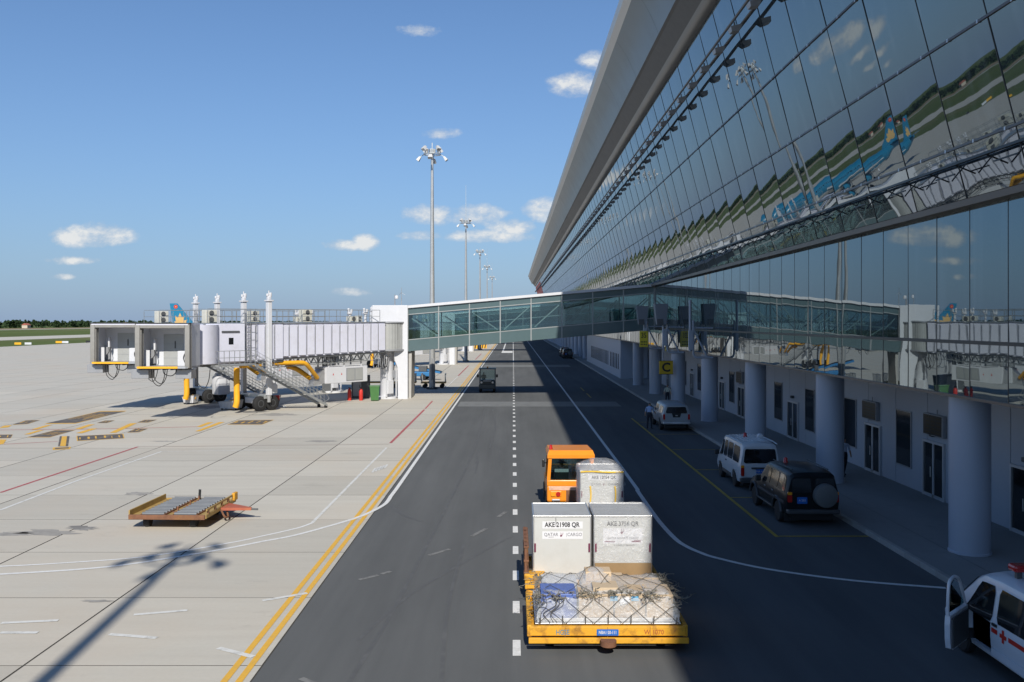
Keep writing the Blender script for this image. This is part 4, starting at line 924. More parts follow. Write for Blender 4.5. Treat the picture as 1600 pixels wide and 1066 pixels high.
MB().cbox(-1.8, -.8, .1, .75, 1.0, 1.7, .08).build('seat_box', dgrey, e)
for sx in (-1.4, 1.4):
    for sy in (-.75, .75): MB().lathe([(0, -.12), (.34, -.12), (.36, 0), (.34, .12), (0, .12)], (sx, sy, .36), 'y', 16).build('wheel', black, e)
# striped barrier far down the apron edge
for i, (u, v, lab) in enumerate(((743, 545, 'yellow and black striped barrier block far down the apron'), (754, 544.5, 'second striped barrier block, right of the first'))):
    x, y = px(u, v); e = empty('striped_barrier', (x, y, 0), 0, lab, 'barrier', 'striped barriers')
    MB().cbox(-1.1, 1.1, -.4, .4, 0, 1.5, .06).build('block', yellow, e)
    for k in range(3): MB().add([(-.95 + k * .7, -.41, .05), (-.65 + k * .7, -.41, .05), (-.35 + k * .7, -.41, 1.45), (-.65 + k * .7, -.41, 1.45)], [(0, 1, 2, 3)]).build('stripe', blackp, e)

# ------------------------------------------------------------------ high mast lights
lampc = mat('lamp_case', (.55, .55, .54), .5, var=.08)
maststeel = mat('mast_steel', (.50, .51, .51), .36, metal=.5, var=.1, scale=1)
def light_mast(loc, label):
    e = empty('light_mast', loc, R(20), label, 'light mast', 'high mast lights along the apron')
    MB().cyl((0, 0, 0), (0, 0, 24.6), .33, .13, n=20).build('pole', maststeel, e, 40)
    MB().cyl((0, 0, 0), (0, 0, .12), .55, n=16).build('base_plate', dgrey, e)
    for k in range(6): MB().bar((.3 * math.cos(k * 1.047), .3 * math.sin(k * 1.047), .1), (.6 * math.cos(k * 1.047), .6 * math.sin(k * 1.047), .02), .05, .3).build('base_rib', dgrey, e)
    MB().add([(-.15, -.34, 1.0), (.15, -.34, 1.0), (.15, -.33, 3.2), (-.15, -.33, 3.2)], [(0, 1, 2, 3)]).build('hatch', greym, e)
    c = MB(); RG = .86
    for k in range(24): a0, a1 = 2 * math.pi * k / 24, 2 * math.pi * (k + 1) / 24; c.bar((RG * math.cos(a0), RG * math.sin(a0), 24.4), (RG * math.cos(a1), RG * math.sin(a1), 24.4), .08)
    for k in range(4): a = k * math.pi / 2; c.bar((0, 0, 24.4), (RG * math.cos(a), RG * math.sin(a), 24.4), .07)
    c.build('ring', galv, e)
    for k in range(8):
        a = 2 * math.pi * (k + .5) / 8; ca, sa = math.cos(a), math.sin(a)
        rr, zz = (1.38, 23.95) if k % 2 else (1.02, 24.95)
        MB().bar((RG * ca, RG * sa, 24.4), (rr * ca, rr * sa, zz + .1), .07).build('lamp_arm', galv, e)
        b = MB(); t = Vector((ca, sa, 0)); s = Vector((-sa, ca, 0)); up_ = Vector((0, 0, 1)); o = Vector((rr * ca, rr * sa, zz)); ax = (t * .55 - up_ * .75).normalized(); bx = ax.cross(s)
        vs = []
        for (d, hw) in ((-.24, .17), (.24, .29)):
            for (i, j) in ((-1, -1), (1, -1), (1, 1), (-1, 1)): vs.append(o + ax * d + s * i * hw * .85 + bx * j * hw * .55)
        b.add(vs, [(3, 2, 1, 0), (4, 5, 6, 7), (0, 1, 5, 4), (1, 2, 6, 5), (2, 3, 7, 6), (3, 0, 4, 7)]).build('floodlight', lampc, e)
    MB().cyl((0, 0, 24.6), (0, 0, 25.6), .05, n=6).cbox(-.3, .3, -.3, .3, 24.5, 24.95, .05).build('head_frame', galv, e)
    return e
mast = light_mast((-8.4, 94.6, 0), 'nearest tall light mast rising behind the glazed bridge')
for (x, y, lab, rod) in ((-8.3, 160.5, 'second light mast with thin lightning rod', 5.6), (-8.3, 229, 'third light mast in the row', 0), (-8.3, 292, 'fourth light mast in the row, with a rod', 5), (-8.3, 362, 'farthest light mast near the roof tip', 5), (-7.05, -6, 'light mast beside the viewer that throws the long apron shadow', 0)):
    c = copy_tree(mast); c.location = (x, y, 0); c['label'] = lab
    if rod: MB().cyl((0, 0, 25.5), (0, 0, 25.5 + rod), .05, .02, n=6).build('lightning_rod', galv, c)

# ------------------------------------------------------------------ parked airliner
acb = mat('airliner_blue', (.012, .17, .30), .3, var=.03, coat=.4); acw = mat('airliner_white', (.62, .64, .66), .35, var=.03); gold = mat('airliner_gold', (.60, .38, .14), .4, var=.05)
ac = empty('airliner', (-89, 235, 0), 0, 'blue airliner parked beyond the jet bridge, only its tail showing', 'aircraft')
R0 = 1.98; ZC = 3.95
prof = [(.12, 0, 5.1), (.55, 1.2, 4.95), (1.1, 4, 4.65), (1.6, 8, 4.25), (1.9, 12, 4.02), (R0, 15, ZC), (R0, 37, ZC), (1.92, 39.5, ZC - .02), (1.68, 41.6, ZC - .1), (1.25, 43.2, ZC - .25), (.7, 44.2, ZC - .4), (.12, 44.6, ZC - .5)]
n = 28; b = MB(); vs = []
for (r, x, z) in prof:
    for k in range(n): a = 2 * math.pi * k / n; vs.append((x, r * math.sin(a), z + r * math.cos(a) * 1.04))
fs = [(i * n + k, i * n + (k + 1) % n, (i + 1) * n + (k + 1) % n, (i + 1) * n + k) for i in range(len(prof) - 1) for k in range(n)] + [tuple(range(n)), tuple((len(prof) - 1) * n + k for k in reversed(range(n)))]
b.add(vs, fs); b.mi = [1 if (sum(vs[i][2] for i in f) / len(f) < ZC - 1.1) else 0 for f in fs]
b.build('fuselage', [acb, acw], ac, 50)
MB().add([(0.4, -.14, 11.75), (2.3, -.14, 11.75), (7.2, -.2, 5.9), (1.4, -.2, 5.5), (0.4, .14, 11.75), (2.3, .14, 11.75), (7.2, .2, 5.9), (1.4, .2, 5.5)], [(0, 1, 2, 3), (7, 6, 5, 4), (0, 4, 5, 1), (1, 5, 6, 2), (2, 6, 7, 3), (3, 7, 4, 0)]).build('tail_fin', acb, ac)
for s in (-1, 1):
    em = MB()
    for (cx, cz, a, L, w) in ((3.1, 6.3, 90, 3.0, .62), (3.0, 6.3, 62, 2.6, .55), (3.1, 6.3, 118, 2.6, .55), (3.4, 6.2, 40, 2.1, .5), (2.8, 6.2, 140, 1.5, .45)):
        ca, sa = math.cos(R(a)), math.sin(R(a)); pts = []
        for t in [k / 6 for k in range(7)]: pts.append((t, w * math.sin(math.pi * t ** .7)))
        poly = [(cx + ca * L * t - sa * q, cz + sa * L * t + ca * q) for t, q in pts] + [(cx + ca * L * t + sa * q, cz + sa * L * t - ca * q) for t, q in reversed(pts[1:-1])]
        em.add([(p[0], s * (.215 + .003 * L), p[1]) for p in poly], [tuple(range(len(poly)))])
    em.build('tail_emblem', gold, ac)
    MB().cyl((2.0, s * .17, 10.9), (2.0, s * .19, 10.9), .5, n=18).build('tail_roundel', red, ac)
    MB().add([(2.0 + .28 * (1 if k % 2 == 0 else .4) * math.sin(k * math.pi / 5), s * .196, 10.9 + .28 * (1 if k % 2 == 0 else .4) * math.cos(k * math.pi / 5)) for k in range(10)], [tuple(range(10))]).build('tail_star', gold, ac)
    # wings, engines, tailplane
    MB().add([(19, s * 1.5, 2.9), (27, s * 1.5, 2.9), (17.2, s * 17, 4.3), (15.6, s * 17, 4.3), (19, s * 1.5, 3.4), (27, s * 1.5, 3.3), (17.2, s * 17, 4.45), (15.6, s * 17, 4.45)], [(3, 2, 1, 0), (4, 5, 6, 7), (0, 1, 5, 4), (1, 2, 6, 5), (2, 3, 7, 6), (3, 0, 4, 7)]).build('wing', acw, ac)
    MB().add([(1.0, s * .5, 5.3), (4.2, s * .8, 5.3), (1.6, s * 6.2, 5.9), (.2, s * 6.2, 5.9), (1.0, s * .5, 5.5), (4.2, s * .8, 5.5), (1.6, s * 6.2, 6.0), (.2, s * 6.2, 6.0)], [(3, 2, 1, 0), (4, 5, 6, 7), (0, 1, 5, 4), (1, 2, 6, 5), (2, 3, 7, 6), (3, 0, 4, 7)]).build('tailplane', acb, ac)
    MB().lathe([(.5, 21), (.95, 22.2), (1.1, 24), (1.05, 25.4), (.85, 25.4), (.8, 24)], (0, s * 5.7, 1.9), 'x', 20).build('engine', acb, ac, 50)
    MB().bar((19.5, s * 3.6, 2.9), (19.5, s * 3.6, .5), .25).build('gear_leg', alum, ac)
    for q in (-.4, .4): MB().lathe([(0, -.18), (.5, -.2), (.57, 0), (.5, .2), (0, .18)], (19.5, s * 3.6 + q, .57), 'y', 16).build('wheel', black, ac)
    w_ = MB()
    for k in range(44): xx = 9 + k * .68; w_.add([(xx, s * (R0 * 1.0 + .012), ZC + .45), (xx + .25, s * (R0 + .012), ZC + .45), (xx + .25, s * (R0 - .035), ZC + .8), (xx, s * (R0 - .035), ZC + .8)], [(0, 1, 2, 3)])
    w_.build('cabin_windows', winglass, ac)
MB().bar((38.8, 0, 2.2), (38.8, 0, .4), .2).build('nose_leg', alum, ac); MB().lathe([(0, -.2), (.36, -.2), (.36, .2), (0, .2)], (38.8, 0, .37), 'y', 14).build('wheel', black, ac)
MB().add([(43.0, -.9, 4.7), (43.0, .9, 4.7), (42.2, .8, 5.2), (42.2, -.8, 5.2)], [(0, 1, 2, 3)]).build('windscreen', winglass, ac)
# ------------------------------------------------------------------ road vehicles (rear at local y = 0, nose towards +y)
def ring_half(st):
    y, zb_, wl, wm, zbe, wb, zr, wr, cr = st
    return [(0, zb_), (wl * .86, zb_), (wl * .97, zb_ + .05), (wl, zb_ + .16), (wm, zb_ + (zbe - zb_) * .62), (wb + .012, zbe - .05), (wb, zbe), (wr + (wb - wr) * .12, zr - (zr - zbe) * .16), (wr - .02, zr - min(.05, (zr - zbe) * .08)), (wr - .10, zr), (wr * .5, zr + cr * .7), (0, zr + cr)]
IB, IR = 6, 7                                   # ring points of belt line and of the window top
def st_at(sts, y):
    for a, b in zip(sts, sts[1:]):
        if a[0] <= y <= b[0]:
            t = (y - a[0]) / max(1e-6, b[0] - a[0]); return tuple(p + (q - p) * t for p, q in zip(a, b))
    return sts[0] if y < sts[0][0] else sts[-1]
def car_body(sts, arches, m, parent, cut=None):
    vs = []; n = None
    for st in sts:
        h = ring_half(st); ring = [(x, st[0], z) for x, z in h] + [(-x, st[0], z) for x, z in reversed(h[1:-1])]; n = len(ring); vs += ring
    fs = [(i * n + k, i * n + (k + 1) % n, (i + 1) * n + (k + 1) % n, (i + 1) * n + k) for i in range(len(sts) - 1) for k in range(n)]
    fs += [tuple(reversed(range(n))), tuple((len(sts) - 1) * n + k for k in range(n))]
    b = MB().add(vs, fs); o = b.build('body', m, None)
    cut_o = []
    for (ya, zr_, r) in arches:
        for s in (-1, 1):
            c = MB().cyl((s * .52, ya, zr_), (s * 1.3, ya, zr_), r, n=28).build('cutter', m); cut_o.append(c)
    for box in (cut or []): cut_o.append(MB().box(*box).build('cutter', m))
    for c in cut_o:
        md = o.modifiers.new('cut', 'BOOLEAN'); md.object = c; md.operation = 'DIFFERENCE'; md.solver = 'EXACT'
    dg = bpy.context.evaluated_depsgraph_get(); me = bpy.data.meshes.new_from_object(o.evaluated_get(dg))
    bpy.data.objects.remove(o)
    for c in cut_o: bpy.data.objects.remove(c)
    me.materials.clear(); me.materials.append(m)
    for p in me.polygons: p.material_index = 0
    me.shade_smooth(); me.set_sharp_from_angle(angle=R(28))
    return link('body', me, parent)
def side_pane(sts, s, y0, y1, t0, t1, m, parent, name='window', off=.012, slant0=0.0, slant1=0.0, r=.06):
    """pane lying on the side of the cabin between belt (t=0) and window top (t=1)"""
    def P(y, t):
        h = ring_half(st_at(sts, y)); a, b = h[IB], h[IR]; return (s * (a[0] + (b[0] - a[0]) * t + off), y, a[1] + (b[1] - a[1]) * t)
    b = MB(); ny = 6
    vs = []
    for j in range(ny + 1):
        t = t0 + (t1 - t0) * j / ny; c = r * (1 if j in (0, ny) else 0)
        ya = y0 + slant0 * j / ny + c; yb = y1 + slant1 * j / ny - c
        vs += [P(ya + (yb - ya) * i / 3, t) for i in range(4)]
    b.add(vs, [(j * 4 + i, j * 4 + i + 1, j * 4 + i + 5, j * 4 + i + 4) for j in range(ny) for i in range(3)])
    return b.build(name, m, parent)
def wheel(parent, x, y, r, w, rimm):
    t = MB().lathe([(r * .62, -w / 2), (r * .9, -w / 2), (r, -w * .32), (r, w * .32), (r * .9, w / 2), (r * .62, w / 2)], (x, y, r), 'x', 28).build('wheel', black, parent, 40)
    MB().lathe([(0, -w * .36), (r * .25, -w * .42), (r * .3, -w * .30), (r * .55, -w * .34), (r * .63, -w * .47), (r * .63, w * .47), (r * .55, w * .34), (r * .3, w * .30), (r * .25, w * .42), (0, w * .36)], (x, y, r), 'x', 20).build('rim', rimm, t, 40)
    return t
def rpanel(w, h, r, n=4):
    pts = []
    for (cx, cz, a0) in ((w / 2 - r, h / 2 - r, 0), (-w / 2 + r, h / 2 - r, 90), (-w / 2 + r, -h / 2 + r, 180), (w / 2 - r, -h / 2 + r, 270)):
        for k in range(n + 1): a = R(a0 + 90 * k / n); pts.append((cx + r * math.cos(a), cz + r * math.sin(a)))
    return pts
def rear_panel(parent, name, m, cx, cz, w, h, y=-.012, r=.06, t=.015, top=1.0, lean=0.0):
    pts = [(cx + (x if z < 0 else x * top), cz + z) for x, z in rpanel(w, h, r)]
    b = MB().prism(pts, 'y', y - t, y + t)
    if lean: b.v = [(x, yy + lean * (z - cz), z) for x, yy, z in b.v]
    return b.build(name, m, parent)
def beacon(parent, x, y, z, m, name='beacon'):
    return MB().lathe([(.09, 0), (.09, .03), (.075, .05), (.07, .16), (.03, .19), (0, .19)], (x, y, z), 'z', 14).build(name, m, parent, 50)
def mirror(parent, x, y, z, s, m):
    MB().cbox(x + (0 if s > 0 else -.2), x + (.2 if s > 0 else 0), y - .06, y + .08, z - .1, z + .12, .04).build('mirror', m, parent)
def undercar(parent, w, L):
    MB().box(-w * .8, w * .8, .25, L - .35, .2, .42).build('underbody', blackp, parent)
silver = mat('silver_paint', (.42, .44, .46), .32, metal=.35, var=.04, coat=.4)
vanw = mat('van_white', (.60, .62, .64), .35, var=.04, coat=.4); ambw = mat('ambulance_white', (.68, .71, .76), .32, var=.03, coat=.5)
dkgreen = mat('dark_suv_paint', (.008, .010, .012), .35, var=.1, coat=.15, spec=.3)
bump_g = mat('grey_bumper', (.06, .062, .066), .5, var=.08)

# --- minibus
van = empty('minibus', (10.25, 37.75, 0), R(.5), 'white minibus with red beacon parked by the kerb in the shade', 'van')
S = [(0, .36, .78, .81, 1.06, .80, 1.80, .68, .03), (.10, .30, .82, .84, 1.06, .82, 1.90, .70, .05), (.45, .28, .83, .845, 1.06, .825, 1.93, .71, .06), (1.2, .28, .835, .845, 1.06, .83, 1.94, .72, .06), (3.0, .28, .835, .845, 1.04, .83, 1.93, .71, .05), (3.3, .28, .83, .84, 1.02, .82, 1.88, .69, .04), (3.95, .30, .82, .83, .98, .79, 1.06, .72, .02), (4.25, .34, .78, .79, .84, .74, .90, .62, .01), (4.42, .42, .66, .68, .70, .62, .74, .45, 0)]
car_body(S, [(.98, .33, .41), (3.45, .33, .41)], vanw, van); undercar(van, .8, 4.3)
for s in (-1, 1):
    for (a, c) in ((.28, 1.25), (1.33, 2.2), (2.28, 2.85)): side_pane(S, s, a, c, .06, .97, winglass, van, slant0=.04)
    side_pane(S, s, 2.95, 3.72, .06, .95, winglass, van, slant1=-.36)
    for ya in (.98, 3.45): wheel(van, s * .74, ya, .32, .2, silver)
    MB().box(s * .835, s * .858, 1.5, 3.0, .36, .50).build('side_trim', bump_g, van)
    rear_panel(van, 'rear_lamp', redl, s * .735, .78, .13, .34, -.02, .03, .03); rear_panel(van, 'indicator', amber, s * .735, 1.0, .13, .10, -.02, .03, .03)
    mirror(van, s * .86, 3.55, 1.1, s, blackp)
    MB().tube([(s * .72, .06, 1.92), (s * .735, .8, 1.955), (s * .735, 2.8, 1.95)], .022, 6).build('rain_gutter', vanw, van)
    MB().box(s * .845, s * .872, 2.25, 2.4, .92, .97).build('door_handle', blackp, van)
rear_panel(van, 'rear_window', winglass, 0, 1.43, 1.36, .58, -.010, .08, .014, .93, .02)
rear_panel(van, 'tailgate', vanw, 0, .82, 1.30, .52, -.006, .05, .012); rear_panel(van, 'tail_trim', bump_g, 0, .93, .74, .07, -.03, .02, .03); rear_panel(van, 'number_plate', blueplate, 0, .80, .36, .17, -.03, .02, .012)
MB().tube([(.1, -.03, 1.18), (.45, -.03, 1.27)], .012, 6).build('wiper', blackp, van)
MB().cbox(-.83, .83, -.10, .12, .34, .54, .05).build('rear_bumper', bump_g, van); text('80A 412', .11, white, van, (0, -.045, .80))
beacon(van, -.12, 1.9, 1.99, redl); MB().lathe([(0, -.12), (.12, -.1), (.15, .02), (.1, .12), (0, .14)], (.42, 1.5, 2.05), 'y', 16).build('spotlight', white, van, 50)
for k in range(9): MB().box(-.6 + k * .15, -.57 + k * .15, .5, 2.8, 1.955 + .03 * (1 - abs(k - 4) / 5), 1.985 + .03 * (1 - abs(k - 4) / 5)).build('roof_rib', vanw, van)
MB().add([(-.66, 3.345, 1.83), (.66, 3.345, 1.83), (.72, 3.93, 1.13), (-.72, 3.93, 1.13)], [(0, 1, 2, 3)]).build('windscreen', winglass, van)

# --- off-roader with spare wheel
suv = empty('off_road_car', (10.22, 31.0, 0), R(1), 'dark off-road car with covered spare wheel on its tail', 'car')
S = [(0, .46, .86, .90, 1.13, .88, 1.72, .72, .02), (.10, .42, .90, .93, 1.13, .91, 1.82, .75, .04), (.5, .40, .92, .94, 1.13, .92, 1.87, .77, .05), (2.3, .40, .92, .94, 1.12, .92, 1.87, .77, .05), (2.75, .40, .92, .94, 1.12, .91, 1.82, .74, .04), (3.35, .40, .92, .94, 1.10, .88, 1.16, .78, .03), (4.3, .42, .90, .92, 1.02, .84, 1.07, .74, .03), (4.6, .48, .84, .86, .95, .76, 1.0, .64, .02), (4.72, .55, .74, .76, .86, .66, .9, .5, 0)]
car_body(S, [(.98, .38, .47), (3.82, .38, .47)], dkgreen, suv); undercar(suv, .85, 4.6)
for s in (-1, 1):
    for (a, c, d0, d1) in ((.22, .95, .10, 0), (1.04, 1.85, 0, 0), (1.94, 2.98, 0, -.32)): side_pane(S, s, a, c, .08, .94, winglass, suv, slant0=d0, slant1=d1)
    for ya in (.98, 3.82):
        wheel(suv, s * .80, ya, .375, .25, greym)
        MB().tube([(s * .945, ya + .50 * math.cos(a), .38 + .50 * math.sin(a)) for a in [R(8 + k * 164 / 12) for k in range(13)]], .045, 6).build('wheel_arch', bump_g, suv, 60)
    MB().cbox(s * .92 - .04, s * .92 + .04, 1.5, 3.3, .40, .46, .02).build('side_step', bump_g, suv); MB().box(s * .935, s * .958, .2, 3.3, .78, .86).build('side_trim', bump_g, suv)
    rear_panel(suv, 'rear_lamp', redl, s * .80, .98, .15, .24, -.02, .03, .03); rear_panel(suv, 'indicator', amber, s * .80, 1.16, .15, .10, -.02, .03, .03)
    mirror(suv, s * .93, 2.95, 1.18, s, blackp)
    MB().box(s * .62 - .22, s * .62 + .22, .45, .48, .12, .45).build('mud_flap', blackp, suv)
    for ya in (1.4, 2.3): MB().box(s * .945, s * .962, ya, ya + .14, 1.0, 1.04).build('door_handle', greym, suv)
rear_panel(suv, 'rear_window', winglass, -.40, 1.42, .68, .48, -.012, .07, .014, .93, .06); rear_panel(suv, 'rear_window', winglass, .40, 1.42, .68, .48, -.012, .07, .014, .93, .06)
rear_panel(suv, 'number_plate', blueplate, -.38, .92, .34, .22, -.03, .02, .012); text('A 285', .10, white, suv, (-.38, -.045, .92))
sp = MB().lathe([(0, -.26), (.30, -.255), (.39, -.22), (.41, -.12), (.41, -.02), (.35, -.0), (0, 0)], (.38, -.03, 1.10), 'y', 30).build('spare_wheel_cover', mat('canvas_cover', (.13, .135, .135), .6, var=.12, bump=.2), suv, 50)
MB().cbox(-.90, .90, -.13, .14, .46, .62, .05).build('rear_bumper', bump_g, suv); beacon(suv, -.3, 2.0, 1.90, redl)
for s in (-1, 1): MB().tube([(s * .62, .3, 1.92), (s * .62, 2.4, 1.95)], .02, 6).build('roof_bar', blackp, suv)
MB().add([(-.70, 2.79, 1.78), (.70, 2.79, 1.78), (.78, 3.32, 1.21), (-.78, 3.32, 1.21)], [(0, 1, 2, 3)]).build('windscreen', winglass, suv)

# --- pickup with canopy
pk = empty('pickup_truck', (10.4, 57.9, 0), 0, 'silver pickup truck with canopy, a man at its left door', 'car')
S = [(0, .55, .84, .88, 1.12, .86, 1.16, .80, .01), (.06, .50, .87, .90, 1.12, .88, 1.62, .72, .04), (.4, .42, .88, .91, 1.12, .89, 1.72, .74, .05), (1.55, .40, .88, .91, 1.10, .89, 1.74, .74, .05), (1.6, .40, .88, .91, 1.10, .89, 1.70, .73, .05), (1.7, .40, .88, .91, 1.08, .89, 1.74, .74, .05), (3.1, .40, .88, .91, 1.06, .88, 1.73, .72, .05), (3.4, .40, .88, .91, 1.05, .87, 1.60, .70, .04), (3.95, .40, .88, .91, 1.04, .84, 1.10, .74, .03), (4.9, .42, .86, .88, .96, .80, 1.0, .66, .02), (5.15, .5, .78, .8, .88, .7, .92, .5, 0)]
car_body(S, [(1.15, .38, .45), (4.25, .38, .45)], silver, pk); undercar(pk, .85, 5.0)
for s in (-1, 1):
    for (a, c, d0, d1) in ((.25, 1.45, .1, 0), (1.75, 2.35, .12, 0), (2.45, 3.6, 0, -.4)): side_pane(S, s, a, c, .1, .92, winglass, pk, slant0=d0, slant1=d1)
    for ya in (1.15, 4.25): wheel(pk, s * .78, ya, .36, .23, alum)
    rear_panel(pk, 'rear_lamp', redl, s * .79, .95, .12, .34, -.02, .03, .03); mirror(pk, s * .9, 3.5, 1.15, s, silver)
rear_panel(pk, 'rear_window', winglass, 0, 1.38, 1.34, .40, .0, .08, .03, .9, .1); rear_panel(pk, 'tailgate', silver, 0, .90, 1.42, .42, -.012, .04, .02)
MB().prism([(-.3, 1.2), (.3, 1.2), (.22, .92), (-.22, .92)], 'y', -.05, -.033).build('latch_panel', blackp, pk); rear_panel(pk, 'badge', alum, 0, 1.04, .14, .06, -.055, .02, .008)
MB().cbox(-.88, .88, -.16, .12, .48, .64, .05).build('rear_bumper', alum, pk); rear_panel(pk, 'number_plate', white, 0, .60, .46, .12, -.165, .01, .01)
MB().add([(-.68, 3.43, 1.57), (.68, 3.43, 1.57), (.76, 3.92, 1.14), (-.76, 3.92, 1.14)], [(0, 1, 2, 3)]).build('windscreen', winglass, pk)

# --- ambulance with its front door standing open
amb = empty('ambulance', (10.42, 15.35, 0), 0, 'white ambulance with red cross stripe and open front door', 'ambulance')
S = [(0, .36, .84, .88, 1.08, .87, 1.72, .74, .03), (.10, .30, .89, .92, 1.08, .90, 1.84, .77, .05), (.5, .28, .90, .93, 1.07, .915, 1.90, .79, .06), (2.6, .28, .90, .93, 1.04, .915, 1.91, .79, .06), (3.25, .28, .90, .93, 1.02, .91, 1.86, .77, .06), (3.6, .28, .90, .93, 1.01, .905, 1.72, .75, .05), (4.3, .30, .89, .92, .99, .86, 1.10, .78, .03), (4.75, .33, .86, .88, .88, .78, .96, .66, .02), (4.95, .42, .72, .74, .76, .64, .8, .45, 0)]
car_body(S, [(.88, .34, .43), (4.0, .34, .42)], ambw, amb, cut=[(-1.2, -.80, 2.75, 3.68, .42, 1.02)]); undercar(amb, .82, 4.8)
for s in (-1, 1):
    for (a, c) in ((.25, 1.35), (1.45, 2.55)): side_pane(S, s, a, c, .04, .96, winglass, amb)
    side_pane(S, s, 2.72, 3.85, .0, .97, winglass, amb, slant1=-.5, name='door_opening' if s < 0 else 'window')
    for ya in (.88, 4.0): wheel(amb, s * .80, ya, .33, .21, silver)
    rear_panel(amb, 'rear_lamp', redl, s * .81, .98, .13, .46, -.02, .03, .03)
    def sp_(y0, y1, z0, z1, nm='red_stripe'):
        def X(y, z):
            h = ring_half(st_at(S, y)); a, b = h[4], h[5]; t = max(0, min(1, (z - a[1]) / (b[1] - a[1]))); return s * (a[0] + (b[0] - a[0]) * t + .008)
        return MB().grid(lambda u, v: (X(y0 + (y1 - y0) * u, z0 + (z1 - z0) * v), y0 + (y1 - y0) * u, z0 + (z1 - z0) * v), 10, 2).build(nm, red, amb)
    sp_(.1, 2.08, .86, .95); sp_(2.48, 2.70, .86, .95); sp_(2.23, 2.31, .77, 1.02, 'red_cross'); sp_(2.15, 2.23, .855, .935, 'red_cross'); sp_(2.31, 2.39, .855, .935, 'red_cross')
    MB().box(s * .925, s * .937, .2, 2.7, .40, .55).build('side_trim', ambw, amb); MB().box(s * .93, s * .94, 1.37, 1.385, .35, 1.05).build('door_seam', dgrey, amb); MB().box(s * .93, s * .955, 2.5, 2.66, 1.0, 1.05).build('door_handle', blackp, amb)
MB().box(-.80, -.60, 2.75, 3.68, .42, 1.0).build('cabin_floor', blackp, amb); MB().cbox(-.78, -.3, 2.9, 3.4, .6, 1.0, .08).build('front_seat', dgrey, amb)
rear_panel(amb, 'rear_window', winglass, 0, 1.42, 1.4, .5, -.01, .08, .014, .93, .02); MB().cbox(-.9, .9, -.1, .14, .34, .56, .05).build('rear_bumper', ambw, amb)
MB().add([(-.72, 3.63, 1.69), (.72, 3.63, 1.69), (.78, 4.28, 1.15), (-.78, 4.28, 1.15)], [(0, 1, 2, 3)]).build('windscreen', winglass, amb)
lb = MB().cbox(-.6, .6, 2.45, 2.75, 2.08, 2.22, .05).build('light_bar', redl, amb); MB().box(-.5, -.4, 2.55, 2.65, 1.94, 2.08).box(.4, .5, 2.55, 2.65, 1.94, 2.08).build('light_bar_foot', dgrey, lb)
# open door: hinged at the front edge
d = link('open_door', None, amb); d.location = (-.93, 3.74, 0); d.rotation_euler = (0, 0, R(-44))
prof = [(0, .36), (-1.05, .36), (-1.09, .9), (-1.06, 1.08), (-1.0, 1.70), (-.72, 1.80), (-.42, 1.70), (0, 1.12)]
win = [(-.10, 1.13), (-.96, 1.13), (-.91, 1.66), (-.70, 1.73), (-.46, 1.64)]
def door_ring(y0):
    b = MB()
    low = [(0, .46), (-.10, .37), (-.90, .36), (-1.03, .42), (-1.08, .6), (-1.09, .9), (-1.06, 1.08), (0, 1.08)]
    b.prism([(p[0], p[1]) for p in low], 'x', -.05, .05)
    path = smooth_path([(0, 1.1), (-.22, 1.45), (-.42, 1.70), (-.70, 1.80), (-.95, 1.74), (-1.03, 1.5), (-1.06, 1.08)], 4)
    b.tube([(.0, p[0], p[1]) for p in path], .032, 6); return b
door_ring(0).build('door_shell', ambw, d); MB().prism(win, 'x', -.008, .008).build('door_glass', g_br, d)
MB().prism([(-.06, .42), (-.98, .42), (-1.0, 1.02), (-.06, 1.02)], 'x', .052, .085).build('door_lining', dgrey, d)
MB().cbox(-.26, -.06, -.25, -.05, 1.12, 1.34, .04).build('door_mirror', alum, d)

# ------------------------------------------------------------------ dark tug coming the other way
tugm = mat('tug_dark', (.02, .035, .05), .4, var=.1, coat=.3)
tug = empty('baggage_tug', (-2.55, 92.7, 0), R(180), 'dark open-sided tug driving towards the viewer in the bridge shadow', 'tug')
MB().cbox(-.82, .82, .0, 2.9, .35, .85, .08).build('chassis', tugm, tug); MB().cbox(-.72, .72, 1.9, 2.95, .8, 1.28, .12).build('bonnet', tugm, tug); MB().box(-.5, .5, 2.952, 2.965, .95, 1.1).build('grille', blackp, tug)
for s in (-1, 1):
    MB().bar((s * .76, 1.85, .8), (s * .76, 1.75, 2.25), .09).bar((s * .76, .5, .8), (s * .76, .55, 2.25), .09).build('cab_post', tugm, tug)
    MB().cyl((s * .55, 2.95, 1.02), (s * .55, 2.99, 1.02), .1, n=14).build('headlamp', clearl, tug); MB().cbox(s * .95 - .1, s * .95 + .1, 1.75, 1.85, 1.45, 1.75, .03).build('mirror', blackp, tug)
    for yy in (.6, 2.3): wheel(tug, s * .68, yy, .33, .22, greym)
MB().cbox(-.85, .85, .4, 1.95, 2.25, 2.36, .04).build('roof', tugm, tug); MB().cyl((0, 1.2, 2.36), (0, 1.2, 2.5), .08, n=10).build('beacon', amber, tug)
MB().box(-.72, .72, 1.83, 1.845, 1.30, 2.2).build('windscreen', g_br, tug); MB().cbox(-.6, .6, .75, 1.2, .85, 1.15, .06).build('seat', blackp, tug)
MB().box(-.4, .4, 2.966, 2.975, 1.14, 1.2).build('name_strip', white, tug)

